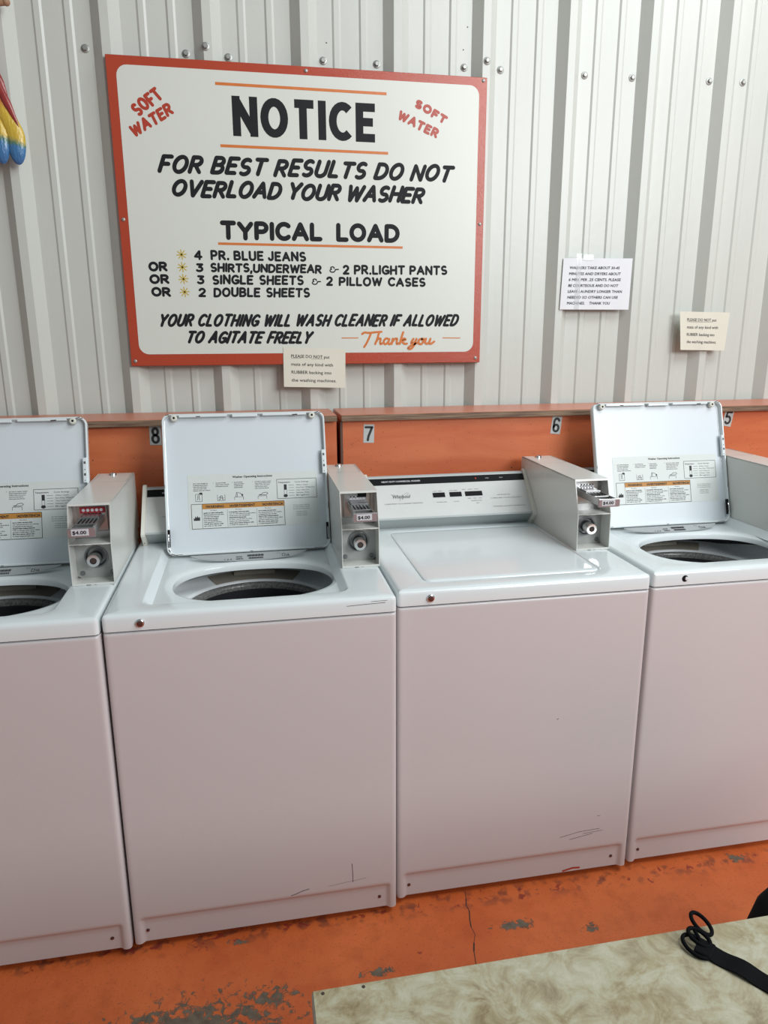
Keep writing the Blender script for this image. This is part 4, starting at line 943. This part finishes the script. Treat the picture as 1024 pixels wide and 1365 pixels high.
# ------------------------------------------------------------------ folding table in the foreground
tbl = thing('laundry_table', 'beige marbled laminate folding table in the foreground at lower right', 'table', (1.2, -1.3, FZ))
TZ = .75-FZ; X0, X1, Y0, Y1 = -.808, .95, -.45, .392
mb = MB(); mb.box((X0+.001, Y0+.001, TZ-.003), (X1-.001, Y1-.001, TZ), .001); solo('tabletop', mb, 'laminate', tbl)
mb = MB(); mb.box((X0, Y0, TZ-.034), (X1, Y1, TZ-.0028), .0015); solo('edge_band', mb, 'edge', tbl)
mb = MB()
for a, b in (((X0+.02, Y1-.035), (X1-.02, Y1-.010)), ((X0+.02, Y0+.01), (X1-.02, Y0+.035)), ((X0+.006, Y0+.02), (X0+.03, Y1-.02)), ((X1-.03, Y0+.02), (X1-.006, Y1-.02))): mb.box((a[0], a[1], TZ-.10), (b[0], b[1], TZ-.034), .002)
solo('apron', mb, 'blackmetal', tbl)
for a in (X0+.03, X1-.03):
    for b in (Y0+.05, Y1-.05): mb = MB(); mb.box((a-.018, b-.018, .0), (a+.018, b+.018, TZ-.034), .003); solo('leg', mb, 'blackmetal', tbl)
for a, b in ((.405-1.2, -.915+1.3), (.454-1.2, -.915+1.3)): mb = MB(); mb.lathe([(.0022, 0), (.0018, .0008)], 12, (a, b, TZ)); solo('screw', mb, 'rust', tbl)

# ------------------------------------------------------------------ black strap with cord loops lying on the table
st = thing('lanyard_strap', 'black webbing strap with elastic cord loops lying on the beige table', 'strap', (.93, -.98, .75))
def rel(x, y, z=0): return Vector((x-.93, y+.98, z))
mb = MB(); axis = [(.884, -.943), (.893, -.953), (.907, -.970), (.920, -.988), (.934, -1.008), (.955, -1.045), (.985, -1.09), (1.03, -1.14), (1.10, -1.18)]
axs = spline(axis, 6); top = []; 
vs = []
for i, (x, y) in enumerate(axs):
    a = Vector(axs[max(i-1, 0)]); b = Vector(axs[min(i+1, len(axs)-1)]); t = (b-a).normalized(); n = Vector((-t.y, t.x)); hw = .0115+.0015*min(1, i/8)
    zz = .0022+.0015*sin(i*.5)+.003*math.exp(-i*.5)
    for k, (s_, h_) in enumerate(((-1, 0), (-1, .0016), (1, .0016), (1, 0))): vs.append(rel(x+n.x*hw*s_, y+n.y*hw*s_, zz+h_))
N = len(axs); mb.add(vs, [(i*4+k, i*4+(k+1) % 4, (i+1)*4+(k+1) % 4, (i+1)*4+k) for i in range(N-1) for k in range(4)]+[(0, 1, 2, 3), tuple((N-1)*4+k for k in range(4))])
solo('webbing', mb, 'strap', st)
mb = MB(); mb.box((-.010, -.013, 0), (.010, .013, .006), .0015, R=Matrix.Translation(rel(.887, -.946, .001)) @ Matrix.Rotation(math.radians(-50), 4, 'Z')); solo('stitched_end', mb, 'strap', st)
def loop(cx, cy, rx, ry, rot, z0, tilt):
    mb = MB(); pts = []
    for k in range(28):
        a = 2*PI*k/28; x, y = rx*cos(a), ry*sin(a); X, Y_ = x*cos(rot)-y*sin(rot), x*sin(rot)+y*cos(rot); pts.append(rel(cx+X, cy+Y_, z0+tilt*(sin(a)+1)*.5))
    mb.tube(pts, .0026, 10, closed=True); solo('cord_loop', mb, 'cord', st, smooth=60)
loop(.8785, -.941, .0125, .0185, .35, .0030, .003)
loop(.8880, -.932, .0095, .0145, .45, .006, .004)
loop(.9025, -.9145, .0092, .0155, .25, .006, .008)
mb = MB(); mb.tube([rel(.889, -.918, .008), rel(.888, -.930, .007), rel(.887, -.942, .004)], .0024, 10); solo('cord', mb, 'cord', st)

# ------------------------------------------------------------------ black bag on the floor behind the table
bag = thing('black_bag', 'black nylon bag mostly hidden behind the table at the right edge', 'bag', (1.577, -.5, FZ))
mb = MB(); R = []
for z, s_ in ((0, .86), (.01, .95), (.05, 1.0), (.15, 1.0), (.24, .97), (.30, .88), (.335, .72), (.35, .5), (.354, .2), (.355, .01)):
    R.append([(.235*s_*math.copysign(abs(cos(a))**.75, cos(a)), .07*s_*math.copysign(abs(sin(a))**.75, sin(a)), z*1.13+.006*sin(3*a)*(z > .02)) for a in [2*PI*k/40 for k in range(40)]])
mb.rings(R); mb.add(R[0], [tuple(range(40))]); solo('bag_body', mb, 'bag', bag, smooth=60)
mb = MB(); mb.tube([(-.19, 0, .33), (.0, .01, .392), (.19, 0, .33)], .003, 8); solo('zipper', mb, 'cord', bag)
for sy in (-.03, .03):
    mb = MB(); mb.tube(spline([(-.07, sy*1.5, .34), (-.05, sy, .385), (0, sy*.6, .40), (.05, sy, .385), (.07, sy*1.5, .34)], 6), .007, 8); solo('handle', mb, 'bag', bag, smooth=60)

# ------------------------------------------------------------------ carved parrot hanging on the wall at the left
par = thing('parrot_figurine', 'glossy painted parrot ornament in red, yellow and blue on the wall at upper left', 'ornament', (-.38, .925, 2.015))
def lobe(cx, cy, w, d, z0, z1, n=20):
    mb = MB(); R = []
    for j in range(19):
        t = (j/18)**1.6; z = z0+(z1-z0)*t; s_ = min(1, math.sqrt(max(0, 1-(1-min(1, t/.22))**2)))*(1-.35*max(0, t-.5)**1.2)+.001
        if t > .93: s_ *= max(.02, (1-t)/.07)
        R.append([(cx-.13*max(0, t-.3)+w*s_*cos(a), cy+d*s_*sin(a), z) for a in [2*PI*k/n for k in range(n)]])
    mb.rings(R); return mb
for cx, cy, w, z0, z1 in ((.0815, -.002, .0265, .002, .30), (.038, -.004, .0250, .002, .30), (-.004, -.002, .025, .006, .30), (-.040, .004, .023, .016, .28)):
    solo('wing_feather', lobe(cx, cy, w, .013, z0, z1), 'parrot', par, smooth=60)
for p0, p1, w in (((.012, -.010, .310), (.096, -.012, .105), .0115), ((.005, .010, .345), (.070, .008, .18), .013)):
    mb = MB(); R = []; p0, p1 = Vector(p0), Vector(p1); t = (p1-p0).normalized(); sx = Vector((t.z, 0, -t.x)); sy = Vector((0, 1, 0))
    for j in range(15):
        u = j/14; s_ = min(1, (u/.12)**.6)*min(1, ((1-u)/.30)**.7)+.01; c_ = p0.lerp(p1, u)
        R.append([c_+sx*w*s_*cos(a)+sy*.008*s_*sin(a) for a in [2*PI*k/16 for k in range(16)]])
    mb.rings(R); solo('red_feather', mb, 'redfeather', par, smooth=60)
mb = MB(); mb.ellipsoid((-.03, .0, .30), (.055, .030, .13), R=Matrix.Rotation(.15, 3, 'Y')); mb.ellipsoid((-.055, -.005, .445), (.040, .032, .045)); solo('body', mb, 'redfeather', par, smooth=60)
mb = MB(); mb.ellipsoid((-.075, -.022, .45), (.020, .018, .024)); solo('face_patch', mb, 'whiteface', par, smooth=60)
mb = MB(); mb.tube([(-.092, -.012, .462), (-.108, -.014, .45), (-.112, -.014, .432)], .010, 12); solo('beak', mb, 'black', par, smooth=60)
mb = MB(); mb.ellipsoid((-.078, -.040, .457), (.004, .003, .004), 12, 8); solo('eye', mb, 'black', par, smooth=60)
for k in range(3):
    mb = MB(); mb.ellipsoid((-.06-.014*k, .006, .04-.02*k), (.011, .006, .13), R=Matrix.Rotation(.22, 3, 'Y')); solo('tail_feather', mb, 'redfeather', par, smooth=60)
mb = MB(); mb.tube([(-.16, .0, .435), (-.02, .002, .425), (.055, .0, .431), (.095, -.002, .437)], .009, 14); mb.ellipsoid((.097, -.002, .4375), (.011, .011, .011)); solo('perch', mb, 'perch', par, smooth=60)
